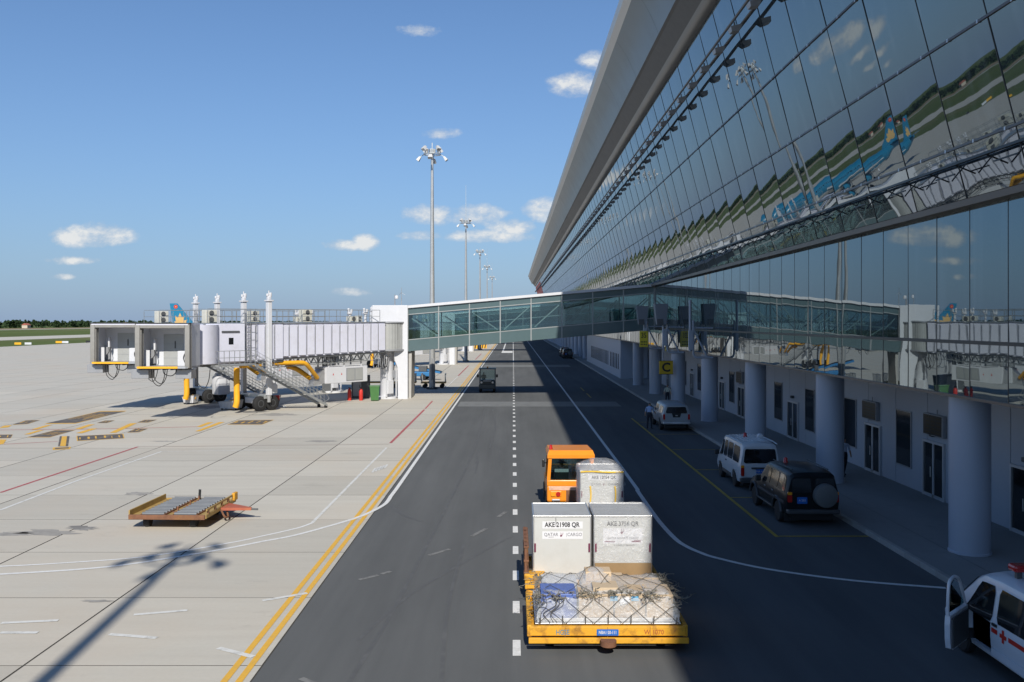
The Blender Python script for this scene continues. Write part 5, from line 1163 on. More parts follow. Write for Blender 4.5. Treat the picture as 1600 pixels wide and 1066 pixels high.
# ------------------------------------------------------------------ people
def person(name, loc, rz, joints, edges, radii, zones, label, seat=0.0):
    me = bpy.data.meshes.new(name); me.from_pydata(joints, edges, []); o = bpy.data.objects.new(name, me); COL.objects.link(o)
    md = o.modifiers.new('skin', 'SKIN'); 
    for i, sv in enumerate(me.skin_vertices[0].data): sv.radius = radii[i] if isinstance(radii[i], tuple) else (radii[i], radii[i]); sv.use_root = (i == 0)
    ss = o.modifiers.new('sub', 'SUBSURF'); ss.levels = 2; ss.render_levels = 2
    dg = bpy.context.evaluated_depsgraph_get(); m2 = bpy.data.meshes.new_from_object(o.evaluated_get(dg)); bpy.data.objects.remove(o)
    m2.materials.clear()
    for m in (zones['shirt'], zones['trousers'], skin, shoes, hairm): m2.materials.append(m)
    J = [Vector(j) for j in joints]
    for p in m2.polygons:
        i = min(range(len(edges)), key=lambda k: seg_d(p.center, J[edges[k][0]], J[edges[k][1]])); z = ZN[i]
        if z == 'head': p.material_index = 4 if (p.center.z > J[4].z + .035 or (p.center.y < J[4].y - .03 and p.center.z > J[4].z - .07)) else 2
        else: p.material_index = {'shirt': 0, 'trousers': 1, 'skin': 2, 'shoe': 3}[z]
        p.use_smooth = True
    r = link(name, m2, None, loc, (0, 0, rz)); tag(r, label, 'person')
    return r
def seg_d(p, a, b):
    ab = b - a; t = max(0, min(1, (p - a).dot(ab) / max(1e-9, ab.length_squared))); return (p - a - ab * t).length
# joints: 0 pelvis 1 waist 2 chest 3 neck 4 head 5 crown | arms 6..11 | legs 12..19 | fingers added below
EDG = [(0, 1), (1, 2), (2, 3), (3, 4), (4, 5), (2, 6), (6, 7), (7, 8), (2, 9), (9, 10), (10, 11), (0, 12), (12, 13), (13, 14), (14, 15), (0, 16), (16, 17), (17, 18), (18, 19), (8, 20), (8, 21), (8, 22), (11, 23), (11, 24), (11, 25)]
ZN = ['trousers', 'shirt', 'shirt', 'skin', 'head', 'shirt', 'shirt', 'skin', 'shirt', 'shirt', 'skin', 'trousers', 'trousers', 'trousers', 'shoe', 'trousers', 'trousers', 'trousers', 'shoe', 'skin', 'skin', 'skin', 'skin', 'skin', 'skin']
RAD = [(.15, .12), (.145, .105), (.165, .115), (.055, .055), (.088, .105), (.075, .085), .062, .045, .034, .062, .045, .034, .095, .066, .045, .04, .095, .066, .045, .04, .012, .012, .012, .012, .012, .012]
def pose(step=0.0, armL=(0, 0), armR=(0, 0), lean=0.0):
    """standing figure looking along +y; step = stride, arm = (forward, outward)"""
    j = [(0, 0, .93), (0, lean * .2, 1.08), (0, lean * .6, 1.33), (0, lean, 1.49), (0, lean + .03, 1.60), (0, lean + .02, 1.69)]
    for s, (fw, ow) in ((-1, armL), (1, armR)): j += [(s * .19, lean * .7, 1.40), (s * (.24 + ow * .5), lean * .7 + fw * .35, 1.13), (s * (.25 + ow), lean * .7 + fw, .88 + abs(fw) * .45)]
    for s in (-1, 1): st = step * s; j += [(s * .10, 0, .86), (s * .11, st * .5 + .03, .48), (s * .11, st - .02, .07), (s * .12, st + .16, .035)]
    for k in (8, 11):
        h = Vector(j[k]); j += [tuple(h + Vector((0, .02, -.10))), tuple(h + Vector((0, -.02, -.10))), tuple(h + Vector((0, .05, -.06)))]
    return j
person('person', (8.92, 59.5, 0), R(-25), pose(.10, (.05, .06), (.35, .05), .04), EDG, RAD, {'shirt': shirtb, 'trousers': trous}, 'person in light blue shirt standing at the silver pickup')
pv = person('person', (12.66, 74.6, .15), R(175), pose(.05, (.22, .02), (.22, .02), .0), EDG, RAD, {'shirt': mat('pale_vest', (.48, .48, .38), .6, var=.5, scale=9), 'trousers': trous}, 'person in reflective vest on the pavement behind the pickup')
person('person', (14.72, 40.5, .15), R(185), pose(.22, (.1, .03), (-.1, .03), .02), EDG, RAD, {'shirt': shirtw, 'trousers': trous}, 'person in pale shirt walking behind the second column')
x, y = px(342, 627); person('person', (x, y, .012), R(90), pose(.15, (.2, .04), (.1, .04), .12), EDG, RAD, {'shirt': vest, 'trousers': trous}, 'person in yellow vest beside the jet bridge wheels')
def seated(armf=.38):
    j = [(0, 0, .48), (0, .0, .62), (0, .03, .88), (0, .05, 1.04), (0, .09, 1.15), (0, .08, 1.24)]
    for s in (-1, 1): j += [(s * .19, .03, .95), (s * .25, .16, .70), (s * .16, .16 + armf, .76)]
    for s in (-1, 1): j += [(s * .10, .05, .46), (s * .12, .48, .50), (s * .12, .50, .10), (s * .12, .66, .06)]
    for k in (8, 11):
        h = Vector(j[k]); j += [tuple(h + Vector((-.02, .08, .02))), tuple(h + Vector((.02, .08, .0))), tuple(h + Vector((0, .06, .05)))]
    return j
person('person', (-2.95, 91.65, .68), R(180), seated(), EDG, RAD, {'shirt': trous, 'trousers': trous}, 'person in dark clothes driving the dark tug')
# ------------------------------------------------------------------ orange tow tractor
shirtd = mat('navy_shirt', (.03, .045, .09), .8, var=.1)
tr = empty('tow_tractor', (2.12, 33.2, 0), 0, 'orange cab tow tractor pulling the cargo dollies', 'tractor')
MB().cbox(-.88, .88, 0, 3.4, .42, 1.02, .07).build('chassis', orange, tr); MB().cbox(-.80, .80, 1.9, 3.35, 1.0, 1.3, .08).build('bonnet', orange, tr)
MB().box(-.82, .82, .1, 3.3, .2, .44).build('underbody', blackp, tr)
# cab shell made of posts, sills and a roof so that one sees through it
MB().cbox(-.88, .88, .02, .12, 1.0, 1.22, .03).build('rear_sill', orange, tr)
for s in (-1, 1):
    MB().prism([(s * .88, 1.2), (s * .76, 1.2), (s * .70, 2.05), (s * .82, 2.05)], 'y', .02, .14).build('rear_post', orange, tr)
    MB().prism([(s * .88, 1.0), (s * .80, 1.0), (s * .74, 2.05), (s * .82, 2.05)], 'y', 1.75, 1.87).build('front_post', orange, tr)
    MB().cbox(s * .845 - .035, s * .845 + .035, .12, .7, 1.0, 1.25, .02).build('side_sill', orange, tr); MB().cbox(s * .96 - .05, s * .96 + .05, 1.55, 1.65, 1.45, 1.75, .03).bar((s * .84, 1.7, 1.6), (s * .95, 1.6, 1.6), .03).build('mirror', blackp, tr)
    for yy in (.75, 2.7): wheel(tr, s * .80, yy, .36, .24, greym)
rs = MB().add([(-.86, -.02, 2.02), (.86, -.02, 2.02), (.86, 2.0, 2.02), (-.86, 2.0, 2.02), (-.86, -.02, 2.14), (.86, -.02, 2.14), (.86, 2.0, 2.10), (-.86, 2.0, 2.10), (-.80, .14, 2.29), (.80, .14, 2.29), (.74, 1.85, 2.26), (-.80, 1.85, 2.26)], [(3, 2, 1, 0), (0, 1, 5, 4), (1, 2, 6, 5), (2, 3, 7, 6), (3, 0, 4, 7), (4, 5, 9, 8), (5, 6, 10, 9), (6, 7, 11, 10), (7, 4, 8, 11), (8, 9, 10, 11)]).build('cab_roof', orange, tr)
MB().prism(rpanel(1.5, .82, .10), 'y', .05, .065).build('rear_window', g_br, tr).location = (0, 0, 1.63)
MB().box(-.70, .70, 1.80, 1.815, 1.32, 2.0).build('windscreen', g_br, tr); MB().box(-.74, .74, 1.2, 1.8, 1.0, 1.32).build('dashboard', blackp, tr)
MB().cbox(-.6, -.05, .35, .5, 1.0, 1.55, .06).cbox(-.6, -.05, .35, .9, .95, 1.12, .06).build('seat', blackp, tr); MB().cbox(.1, .65, .35, .9, .95, 1.1, .06).build('seat', blackp, tr)
MB().box(-.58, -.07, .335, .349, 1.46, 1.58).build('seat_edge', white, tr)
cm = mat('faded_chequer', (.72, .42, .30), .5, var=.3, scale=9)
MB().box(-.80, .80, -.012, -.001, .86, 1.0).build('faded_band', cm, tr); MB().cbox(-.75, -.35, -.03, 0, .62, .82, .02).build('lamp_plate', orange, tr)
for s in (-1, 1):
    MB().cyl((s * .66, -.05, .72), (s * .66, -.01, .72), .085, n=16).build('indicator', amber, tr); MB().cyl((s * .47, -.05, .72), (s * .47, -.01, .72), .085, n=16).build('tail_lamp', redl, tr)
    MB().cbox(s * .55 - .15, s * .55 + .15, -.04, 0, .46, .54, .02).build('reflector', greym, tr)
MB().cbox(-.18, .42, -.02, 0, .42, .86, .04).build('hatch', rust, tr); MB().bar((0, 0, .42), (0, -.35, .40), .14, .1).build('hitch', dgrey, tr)
MB().lathe([(.07, 0), (.07, .03), (.06, .05), (.055, .14), (0, .17)], (-.72, .5, 2.29), 'z', 12).build('beacon', redl, tr, 50)
person('person', (1.80, 33.75, .55), 0, seated(), EDG, RAD, {'shirt': shirtd, 'trousers': trous}, 'person in dark cap seated in the orange tractor')
# driver's cap is a thing worn
e = empty('cap', (1.80, 33.83, 1.785), 0, 'dark peaked cap worn by the tractor driver', 'cap')
MB().lathe([(.112, -.02), (.125, .0), (.125, .04), (.08, .085), (0, .095)], (0, 0, 0), 'z', 18).build('crown', blackp, e, 50); MB().lathe([(.10, -.015), (.19, -.02), (.19, -.012), (.10, -.005)], (0, 0, 0), 'z', 18).build('brim', blackp, e, 50)

# ------------------------------------------------------------------ dollies
def dolly(loc, rz, label, L=3.3, W=2.45, deckm=yrust, loaded=True):
    e = empty('cargo_dolly', loc, rz, label, 'dolly', 'yellow cargo dollies')
    MB().box(-L / 2, L / 2, 0, W, .40, .47).build('deck', deckm, e)
    for yy in (0, W - .09): MB().cbox(-L / 2, L / 2, yy - .02, yy + .10, .36, .56, .015).build('end_beam', deckm, e); MB().cbox(-L / 2 - .02, L / 2 + .06, yy - .09, yy - .0, .22, .335, .015).build('bumper_bar', deckm, e)
    for s in (-1, 1): MB().cbox(s * L / 2 - .05, s * L / 2 + .05, 0, W, .34, .58, .015).build('side_rail', deckm, e)
    for s in (-1, 1):
        for yy in (.45, W - .45): wheel(e, s * (L / 2 - .45), yy, .2, .18, dgrey)
    for k in range(9): MB().cyl((-L / 2 + .2, .25 + k * (W - .5) / 8, .49), (L / 2 - .2, .25 + k * (W - .5) / 8, .49), .035, n=8).build('roller', galv, e)
    MB().bar((0, W, .33), (0, W + .9, .33), .1, .08).build('drawbar', deckm, e)
    MB().lathe([(.07, -.05), (.17, -.05), (.17, .06), (.07, .06)], (.0, -.18, .27), 'z', 16).build('hitch', rust, e, 40)
    return e
d1 = dolly((2.0, 19.25, 0), 0, 'rearmost yellow dolly carrying the netted pallet')
for s in (-1, 0, 1): MB().box(s * .9 - .004, s * .9 + .004, -.024, -.019, .31, .55).build('beam_seam', rust, d1)
rear_panel(d1, 'number_plate', blueplate, -.0, .44, .46, .13, -.03, .015, .008); text('NBA1·20-111', .095, white, d1, (0, -.042, .44), squeeze=.72, bold=.002)
text('HGSE', .15, mat('faded_blue_ink', (.10, .22, .30), .7, var=.2), d1, (-.95, -.024, .435), squeeze=.8, bold=.002); text('W 1070', .14, mat('faded_red_ink', (.42, .10, .03), .7, var=.2), d1, (.98, -.024, .44), squeeze=.9, bold=.001)
d2 = dolly((2.0, 22.65, 0), 0, 'middle dolly under two upright containers')
d3 = dolly((2.95, 29.85, 0), 0, 'front dolly behind the orange tractor', L=1.75, W=1.95)
for z in (.7, 1.0, 1.35): MB().cbox(-1.73, -1.60, .05, 2.2, z, z + .05, .015).build('side_guard', rust, d2)
for k in range(6): MB().bar((-1.68, .1 + k * .42, .5), (-1.68, .1 + k * .42, 1.4), .06).build('guard_post', rust, d2)
MB().cbox(-1.72, -1.2, -.03, .35, .57, .72, .02).build('corner_stop', yrust, d2)

# ------------------------------------------------------------------ containers
cgrey = mat('container_panel', (.55, .555, .535), .55, var=.04, scale=1.5, dirt=.18, dirtcol=(.38, .36, .31), dscale=2, bump=.05, bscale=6)
ctop = mat('container_top', (.52, .52, .50), .42, metal=.25, var=.06, scale=1.5, dirt=.25, dirtcol=(.36, .33, .27), dscale=1.6)
labelm = mat('white_sticker', (.72, .72, .74), .5, var=.02)
tape = mat('yellow_tape', (.80, .50, .06), .5, var=.2, scale=8)
def wrap_material(name, base, tr):
    m = bpy.data.materials.new(name); m.use_nodes = True; t = m.node_tree; b = t.nodes['Principled BSDF']
    b.inputs['Base Color'].default_value = (*base, 1); b.inputs['Roughness'].default_value = .14; b.inputs['Alpha'].default_value = 1 - tr; b.inputs['Specular IOR Level'].default_value = .7
    g = N(t, 'ShaderNodeNewGeometry'); v = N(t, 'ShaderNodeTexNoise'); v.inputs['Scale'].default_value = 6.5; v.inputs['Detail'].default_value = 8; v.inputs['Roughness'].default_value = .62; v.inputs['Distortion'].default_value = 1.6
    t.links.new(g.outputs['Position'], v.inputs['Vector'])
    bp = N(t, 'ShaderNodeBump'); bp.inputs['Strength'].default_value = .8; bp.inputs['Distance'].default_value = .05; t.links.new(v.outputs['Fac'], bp.inputs['Height']); t.links.new(bp.outputs[0], b.inputs['Normal'])
    f = math_node(t, 'MULTIPLY_ADD', v.outputs['Fac'], .9, -.25 + (1 - tr) - .2, clamp=True); t.links.new(f, b.inputs['Alpha'])
    return m
filmw = wrap_material('film_wrap', (.72, .73, .75), .70); filmc = wrap_material('clear_film', (.80, .82, .84), .58)
def container(loc, label, W, D, Hh, m=cgrey):
    e = empty('air_container', loc, 0, label, 'container', 'cargo containers on the dollies')
    MB().cbox(-W / 2, W / 2, 0, D, 0, Hh, .012).build('panel', m, e)
    MB().box(-W / 2 + .02, W / 2 - .02, .02, D - .02, Hh + .001, Hh + .006).build('top_sheet', ctop, e)
    fr = .035
    for s in (-1, 1): MB().cbox(s * (W / 2 - .01) - fr / 2, s * (W / 2 - .01) + fr / 2, -.014, .03, 0, Hh + .012, .008).build('corner_post', alum, e); MB().cbox(s * (W / 2 - .01) - fr / 2, s * (W / 2 - .01) + fr / 2, .03, D, Hh - .02, Hh + .014, .008).build('top_rail', alum, e)
    MB().cbox(-W / 2 + .03, W / 2 - .03, -.014, .02, Hh - .03, Hh + .012, .008).cbox(-W / 2, W / 2, D - .03, D + .01, Hh - .03, Hh + .012, .008).build('top_rail', alum, e)
    rv = MB()
    for k in range(int(W / .1)): rv.cyl((-W / 2 + .08 + k * .1, -.018, Hh - .012), (-W / 2 + .08 + k * .1, -.012, Hh - .012), .008, n=6)
    rv.build('rivets', dgrey, e)
    for s in (-1, 1): MB().cbox(s * (W / 2 - .05) - .02, s * (W / 2 - .05) + .02, -.03, -.01, Hh * .42, Hh * .56, .008).build('strap_buckle', inkm, e)
    return e
def emblem(e, x, z, s, y):
    """small antelope-head like mark: horns and a face"""
    b = MB(); 
    for (dx, a) in ((-.02, 22), (.045, 34)): 
        pts = [(x + dx * s * 8 + math.sin(R(a)) * t * s * 1.1 - t * t * s * .5, z + t * s * .9) for t in (0, .3, .6, .9)]
        b.tube([(p[0], y, p[1]) for p in pts], s * .07, 5)
    b.add([(x - .45 * s, y, z - .05 * s), (x + .35 * s, y, z + .12 * s), (x + .2 * s, y, z - .45 * s), (x - .3 * s, y, z - .62 * s)], [(0, 1, 2, 3)])
    return b.build('emblem', inkm, e)
c1 = container((1.24, 22.95, .545), 'grey-white container with clear AKE 21908 lettering, left of the pair', 1.46, 1.62, 1.56)
MB().box(-.50, .52, -.004, -.001, 1.24, 1.42).build('sticker', labelm, c1); MB().box(-.50, .52, -.004, -.001, .98, 1.17).build('sticker', labelm, c1)
text('AKE 21908 QR', .165, ink, c1, (.0, -.007, 1.335), squeeze=.84, bold=.004); text('QATAR', .118, inkg, c1, (-.28, -.007, 1.09), squeeze=.9); text('CARGO', .118, inkg, c1, (.315, -.007, 1.09), squeeze=.9); emblem(c1, -.02, 1.08, .075, -.009)
MB().box(.105, .112, -.008, -.005, 1.03, 1.13).build('divider', inkg, c1); text('AIRWAYS', .03, inkg, c1, (-.28, -.007, 1.025)); MB().tube([(-.16, -.01, 1.52), (-.155, -.012, 1.3)], .007, 5).build('cord', ink, c1)
c2 = container((2.77, 22.95, .545), 'film-wrapped container with torn AKE lettering, right of the pair', 1.46, 1.62, 1.56)
MB().box(-.50, .50, -.004, -.001, .86, 1.25).build('sticker', labelm, c2); text('AKE 3756 QR', .160, ink, c2, (.0, -.007, 1.36), squeeze=.86, bold=.003); emblem(c2, -.02, 1.16, .09, -.009)
text('QATAR AIRWAYS CARGO', .07, inkg, c2, (.0, -.007, 1.0), squeeze=.95); MB().box(.22, .46, -.007, -.005, .90, .93).box(.28, .46, -.007, -.005, .94, .955).box(-.46, -.2, -.007, -.005, .90, .925).build('print_bar', inkm, c2); text('A WORLD OF RELIABILITY', .045, inkg, c2, (.05, -.007, .82), squeeze=1)
wood = mat('plywood', (.30, .20, .10), .8, var=.15, scale=3)
MB().box(-.70, .72, -.03, -.016, .0, .38).build('kick_board', wood, c2)
def wrap(e, W, D, z0, z1, m, bulge, seed, name='film_wrap', crown=.0):
    rn = random.Random(seed); n = 44; lev = 16; vs = []
    per = 2 * (W + D)
    for j in range(lev + 1):
        z = z0 + (z1 - z0) * j / lev
        for k in range(n):
            s = per * k / n
            if s < W: x, y, nx, ny = -W / 2 + s, 0, 0, -1
            elif s < W + D: x, y, nx, ny = W / 2, s - W, 1, 0
            elif s < 2 * W + D: x, y, nx, ny = W / 2 - (s - W - D), D, 0, 1
            else: x, y, nx, ny = -W / 2, D - (s - 2 * W - D), -1, 0
            q = .02 + abs(rn.gauss(0, bulge)); vs.append((x + nx * q, y + ny * q, z + rn.uniform(-.006, .006)))
    fs = [(j * n + k, j * n + (k + 1) % n, (j + 1) * n + (k + 1) % n, (j + 1) * n + k) for j in range(lev) for k in range(n)]
    top = [j for j in range(lev * n, (lev + 1) * n)]; c = len(vs); ring2 = []
    for rr, hz in ((.66, .5), (.33, .85)):
        for k in range(n): p = vs[lev * n + k]; vs.append((p[0] * rr, D / 2 + (p[1] - D / 2) * rr, z1 + crown * hz + rn.uniform(-.012, .014)))
    vs.append((0, D / 2, z1 + crown)); L = len(vs) - 1
    fs += [(lev * n + k, lev * n + (k + 1) % n, (lev + 1) * n + (k + 1) % n, (lev + 1) * n + k) for k in range(n)] + [((lev + 1) * n + k, (lev + 1) * n + (k + 1) % n, (lev + 2) * n + (k + 1) % n, (lev + 2) * n + k) for k in range(n)] + [((lev + 2) * n + k, (lev + 2) * n + (k + 1) % n, L) for k in range(n)]
    return MB().add(vs, fs).build(name, m, e, 60)
wrap(c2, 1.46, 1.62, .40, 1.585, filmw, .010, 4)
c3 = container((2.95, 30.2, .545), 'film-wrapped container on the front dolly with yellow tape', 1.44, 1.5, 1.50)
MB().box(-.45, .58, -.004, -.001, 1.20, 1.38).build('sticker', labelm, c3); text('AKE 12054 QR', .155, ink, c3, (.06, -.007, 1.29), squeeze=.82, bold=.003); text('QATAR', .1, inkg, c3, (-.2, -.007, 1.06)); text('CARGO', .1, inkg, c3, (.38, -.007, 1.06)); emblem(c3, .06, 1.06, .06, -.009)
wrap(c3, 1.44, 1.5, .05, 1.53, filmw, .024, 9, crown=.30)
MB().grid(lambda u, v: (-.71 + 1.42 * u, -.055 + .012 * math.sin(9 * u), 1.46 + .05 * v + .012 * math.sin(6 * u)), 14, 1).build('tape', tape, c3)
for xx in (-.42, .40): MB().grid(lambda u, v: (xx + .045 * u + .03 * math.sin(3 * v), -.06, .42 + .6 * v), 1, 8).build('tape', tape, c3)

# ------------------------------------------------------------------ netted pallet on the last dolly
plo = empty('pallet_load', (2.02, 19.32, .575), 0, 'cardboard boxes on a pallet under film and rope net', 'cargo')
MB().cbox(-1.55, 1.55, 0, 2.38, 0, .03, .01).build('pallet_sheet', alum, plo)
def carton(x0, x1, y0, y1, z0, z1, m=card):
    o = MB().cbox(0, x1 - x0, 0, y1 - y0, 0, z1 - z0, .015).build('carton', m, plo); o.location = (x0, y0, z0); return o
bluew = mat('blue_bundle', (.10, .16, .42), .5, var=.3, scale=4); whitew = mat('white_bundle', (.72, .72, .72), .5, var=.1, scale=4)
carton(-1.42, -.66, .08, .9, .04, .62, bluew); c = carton(-.62, .12, .07, .8, .12, .62); carton(.15, .80, .07, .8, .12, .62); carton(.83, 1.40, .1, .9, .06, .60)
carton(-1.42, 1.40, .06, 2.3, .035, .115, whitew)
carton(-1.36, -.55, .95, 2.2, .12, .46, whitew); carton(-.5, .3, .85, 1.6, .12, .62); carton(.34, 1.34, .95, 1.7, .12, .52); carton(-.45, .55, 1.65, 2.2, .12, .50); carton(.6, 1.33, 1.75, 2.2, .12, .40)
carton(-.40, .18, 1.0, 1.45, .625, .84); carton(-.3, .25, .2, .75, .625, .72, mat('pale_carton', (.56, .44, .30), .8, var=.06))
for (x, m) in ((.05, mat('print_blue', (.10, .38, .62), .6)), (.5, mat('print_blue', (.10, .38, .62), .6))): MB().box(x, x + .16, .058, .062, .48, .58).build('print', m, plo)
MB().box(.38, .60, .02, .03, .30, .42).build('paper_label', labelm, plo).rotation_euler = (0, R(-18), 0)
for x in (.135,): MB().box(x - .004, x + .004, .05, .055, .15, .6).build('carton_gap', dgrey, plo)
def load_h(x, y):
    """top of the draped load"""
    fx = min(1, (1.52 - abs(x)) / .22); fy = min(1, min(y, 2.38 - y) / .22 + .0)
    base = .62 - .09 * max(0, y - .3) + .03 * math.sin(2.3 * x + 1.1) * math.cos(1.9 * y) + .02 * math.sin(5 * x + 3 * y)
    peak = .36 * math.exp(-((x + .12) ** 2 / .22 + (y - 1.25) ** 2 / .3))
    return base * max(.0, min(1, fx)) ** .25 * max(0, min(1, fy + .35)) ** .35 + peak
def drape(u, v, lift=.0):
    """u across, v from the foot of the front face over the top to the back"""
    x = -1.5 + 3.0 * u
    if v < .3:
        t = v / .3; y = -.02 + .03 * t; zt_ = load_h(x, .06); return (x * (1 + .015 * math.sin(8 * v)), y - lift, .04 + (zt_ - .04) * t)
    if v > .85:
        t = (v - .85) / .15; zt_ = load_h(x, 2.32); return (x, 2.36 + lift, zt_ * (1 - t) + .04 * t)
    y = .03 + (v - .3) / .55 * 2.32; return (x, y, load_h(x, y) + lift)
rn = random.Random(8)
MB().grid(lambda u, v: tuple(a + rn.gauss(0, .005) for a in drape(u, v, .012)), 44, 40).build('film', filmc, plo, 60)
for s in (-1, 1):
    MB().grid(lambda u, v: (s * (1.5 + .03 * math.sin(7 * u) + rn.gauss(0, .008)), .02 + 2.3 * u, .04 + (load_h(1.48, .02 + 2.3 * u) + .04) * v), 20, 8).build('film', filmc, plo, 60)
ropem = mat('net_rope', (.10, .095, .085), .8, var=.3, scale=12); ropel = mat('pale_rope', (.20, .185, .15), .85, var=.3, scale=12)
net = MB(); nx = 5
for k in range(-8, 14):
    for sgn in (1, -1):
        pts = []
        for q in range(61):
            v = q / 60; u = (k + sgn * v * 3.2) / nx
            if sgn < 0: u = (k + 1 - v * 3.2) / nx
            if 0 <= u <= 1: pts.append(drape(u, v, .03 + rn.uniform(0, .006)))
        if len(pts) > 2: net.tube(pts, .0065, 4)
net.build('net', ropem, plo)
for k in range(7): u = .02 + k / 6 * .96; MB().tube([drape(u, .0, .035), drape(u, .05, .04), drape(u, .1, .035)], .012, 5).build('net_hook', ropem, plo)
# bunched slack rope round the rim
for part, (cnt, fn) in enumerate(((90, lambda s: (-1.5 + 3.0 * s, .05, load_h(-1.5 + 3.0 * s, .12))), (45, lambda s: (-1.47, .05 + 2.2 * s, load_h(-1.40, .05 + 2.2 * s))), (45, lambda s: (1.45, .05 + 2.2 * s, load_h(1.38, .05 + 2.2 * s))))):
    b = MB()
    for k in range(cnt):
        s = rn.uniform(0, 1); p = Vector(fn(s)); pts = [p + Vector((rn.gauss(0, .05), rn.gauss(0, .05), rn.gauss(.035, .03)))]
        for q in range(6): pts.append(pts[-1] + Vector((rn.gauss(0, .05), rn.gauss(0, .045), rn.gauss(-.003, .025))))
        b.tube(smooth_path([tuple(x) for x in pts], 4), rn.uniform(.005, .009), 5)
    b.build('slack_rope', ropel, plo)
for k in range(6):
    x = -1.35 + rn.uniform(-.12, .35); MB().tube(smooth_path([(x, -.03, .66), (x + .08, -.07, .45), (x - .12 + rn.uniform(-.1, .1), -.06, .25), (x - .05, -.05, .06)], 6), .006, 5).build('hanging_rope', ropem, plo)

# ------------------------------------------------------------------ empty roller dolly on the apron
dk = mat('worn_deck', (.40, .27, .09), .65, var=.15, scale=3, dirt=.5, dirtcol=(.16, .09, .04), dscale=2)
e = empty('roller_dolly', (-11.58, 32.1, .012), R(-2), 'empty rusty yellow dolly with two roller tracks on the apron', 'dolly')
HX, HY = 1.28, 1.48; rolm = mat('dull_roller', (.20, .21, .22), .5, metal=.4, var=.15)
MB().box(-HX, HX, -HY, HY, .40, .45).build('deck', dk, e)
MB().cbox(-HX - .02, HX + .02, -HY - .08, -HY, .34, .50, .015).build('end_beam', rust, e); MB().cbox(-HX - .02, HX + .02, HY, HY + .08, .34, .48, .015).build('end_beam', dk, e)
MB().cbox(-HX - .05, -HX, -HY, HY, .36, .64, .015).build('side_plate', dk, e)
MB().cbox(HX, HX + .05, -HY, HY, .36, .50, .015).build('side_beam', dk, e)
for k in range(5): MB().bar((HX + .025, -HY + .25 + k * .65, .5), (HX + .025, -HY + .25 + k * .65, .64), .06).build('stake', rust, e)
MB().bar((HX + .025, -HY + .1, .64), (HX + .025, HY, .66), .05, .06).build('stake_rail', dk, e)
MB().cbox(HX + .0, HX + .12, HY - .35, HY + .0, .45, .74, .03).build('corner_stop', yrust, e)
for cx in (-.52, .58):
    trk = MB().box(cx - .40, cx + .40, -HY + .02, HY - .02, .452, .475).build('roller_track', dgrey, e)
    for s in (-1, 1): MB().box(cx + s * .40 - .02, cx + s * .40 + .02, -HY + .02, HY - .02, .452, .50).build('track_rail', rust, trk)
    for k in range(12): yy = -HY + .14 + k * (2 * HY - .28) / 11; MB().cyl((cx - .38, yy, .50), (cx + .38, yy, .50), .06, n=12).build('roller', rolm, trk, 40)
for (xx, yy) in ((.05, -.9), (.05, .2), (.05, 1.0)): MB().bar((xx - .1, yy, .46), (xx + .1, yy, .48), .05).bar((xx + .08, yy, .45), (xx + .08, yy, .66), .05).build('latch', rust, e)
MB().bar((0, HY - .1, .45), (.02, HY - .1, .82), .05, .08).build('stop_post', blackp, e)
for (xx, yy) in ((-.85, -1.05), (-.85, 1.05), (.75, -1.05), (.75, 1.05)):
    wheel(e, xx, yy, .19, .2, dgrey); MB().box(xx - .12, xx + .12, yy - .06, yy + .06, .25, .40).build('axle_block', rust, e)
MB().add([(HX + .05, -.1, .36), (HX + .05, .75, .36), (HX + 1.05, .22, .33), (HX + 1.05, .12, .33), (HX + .05, -.1, .46), (HX + .05, .75, .46), (HX + 1.05, .22, .42), (HX + 1.05, .12, .42)], [(3, 2, 1, 0), (4, 5, 6, 7), (0, 1, 5, 4), (1, 2, 6, 5), (2, 3, 7, 6), (3, 0, 4, 7)]).build('drawbar', mat('drawbar_red', (.42, .11, .06), .6, var=.2, dirt=.5, dirtcol=(.5, .3, .08)), e)
MB().cyl((HX + 1.0, .17, .37), (HX + 1.28, .17, .36), .035, n=8).build('towing_eye', dgrey, e); MB().tube(smooth_path([(HX + .1, -.2, .4), (HX + .25, -.3, .2), (HX + .3, -.1, .15), (HX + .2, .1, .3)]), .035, 6).build('brake_lever', rust, e)

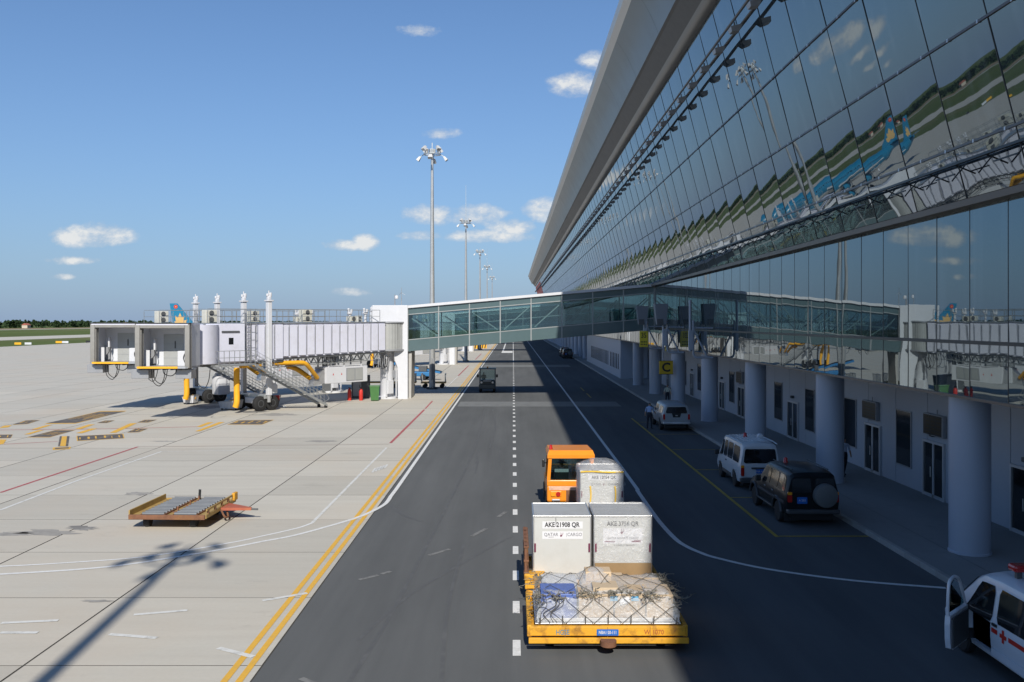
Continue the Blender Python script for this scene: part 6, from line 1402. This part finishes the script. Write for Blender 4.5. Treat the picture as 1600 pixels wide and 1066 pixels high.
# ------------------------------------------------------------------ brackets with docking displays, gate signs
pipem = mat('bracket_paint', (.36, .40, .46), .45, var=.05); funm = mat('display_housing', (.20, .225, .26), .5, var=.06)
signy = mat('sign_yellow', (.72, .58, .04), .45, var=.03); signo = mat('sign_amber', (.62, .40, .02), .45, var=.03)
for i, (y, lab) in enumerate(((58.5, 'nearest pipe bracket on the glass wall, with tall post'), (68.4, 'middle pipe bracket with flared display housing'), (78.3, 'farthest pipe bracket with flared housing and sign 35'))):
    e = empty('display_bracket', (12.84, y, 4.7), 0, lab, 'bracket', 'pipe brackets on the glass wall')
    MB().tube([(0, 0, 0), (-1.05, 0, 0), (-1.18, 0, .08), (-1.25, 0, .25), (-1.25, 0, 2.4)], .075, 10).build('frame_pipe', pipem, e, 50)
    MB().tube([(-1.2, 0, 1.75), (-.35, 0, .03)], .065, 8).build('diagonal_pipe', pipem, e, 50); MB().tube([(0, 0, 1.9), (-1.25, 0, 1.9)], .05, 8).build('tie_pipe', pipem, e, 50)
    MB().box(-1.55, -1.3, -.12, .12, .5, 1.75).build('junction_box', pipem, e)
    if i == 0: MB().tube([(-1.45, 0, .4), (-1.45, 0, 3.7)], .09, 10).build('post', pipem, e, 50)
    else:
        MB().tube([(-1.55, 0, .3), (-1.55, 0, 2.4)], .085, 10).build('post', pipem, e, 50)
        vs = [(-2.05, -.30, 2.1), (-1.35, -.30, 2.1), (-1.35, .30, 2.1), (-2.05, .30, 2.1), (-2.25, -.45, 3.65), (-1.25, -.45, 3.65), (-1.25, .45, 3.65), (-2.25, .45, 3.65)]
        MB().add(vs, [(3, 2, 1, 0), (4, 5, 6, 7), (0, 1, 5, 4), (1, 2, 6, 5), (2, 3, 7, 6), (3, 0, 4, 7)]).build('display_housing', funm, e); MB().box(-2.05, -1.6, -.34, -.2, 2.05, 2.6).build('display_screen', dgrey, e)
e = empty('gate_sign', (11.15, 77.6, 4.85), 0, 'yellow gate sign reading 35 hanging under the bridge', 'sign')
MB().cbox(-.36, .36, -.04, .04, 0, 1.36, .02).build('panel', signy, e); text('35', .62, ink, e, (0, -.045, .98), squeeze=.75, bold=.01)
for r in range(2):
    for k in range(4): MB().box(-.27 + k * .14, -.18 + k * .14, -.045, -.041, .38 - r * .22, .50 - r * .22).build('small_print', ink, e)
MB().bar((.2, 0, 1.36), (.2, 0, 2.2), .06).build('hanger', pipem, e)
e = empty('lane_sign', (12.45, 74, 2.72), 0, 'amber square sign with black letter C hanging from the soffit', 'sign')
MB().cbox(-.56, .56, -.05, .05, 0, 1.12, .02).build('panel', signo, e); text('C', 1.0, ink, e, (0, -.056, .55), bold=.03); MB().box(-.56, .56, -.054, -.051, 0, .04).box(-.56, .56, -.054, -.051, 1.08, 1.12).build('border', ink, e)
MB().bar((-.25, 0, 1.1), (-.25, 0, 2.08), .07).build('hanger', pipem, e)
e = empty('gate_sign', (11.6, 68.9, 4.8), R(75), 'yellow gate sign turned edge-on beside the bracket', 'sign')
MB().cbox(-.36, .36, -.04, .04, 0, 1.5, .02).build('panel', signy, e); text('35', .5, ink, e, (0, -.045, 1.05), squeeze=.75); MB().bar((0, 0, 1.5), (0, 0, 2.0), .06).build('hanger', pipem, e)
# dark cars far down the shaded side of the road
for (x, y, lab) in ((11.0, 172, 'dark parked car far down the shaded kerb'), (11.0, 181, 'second dark parked car, farther down the shaded kerb')):
    c = copy_tree(suv); c.location = (x - .6, y, 0); c['label'] = lab
for o in bpy.data.objects:
    if o.name.startswith('off_road_car'): o['group'] = 'parked dark cars'
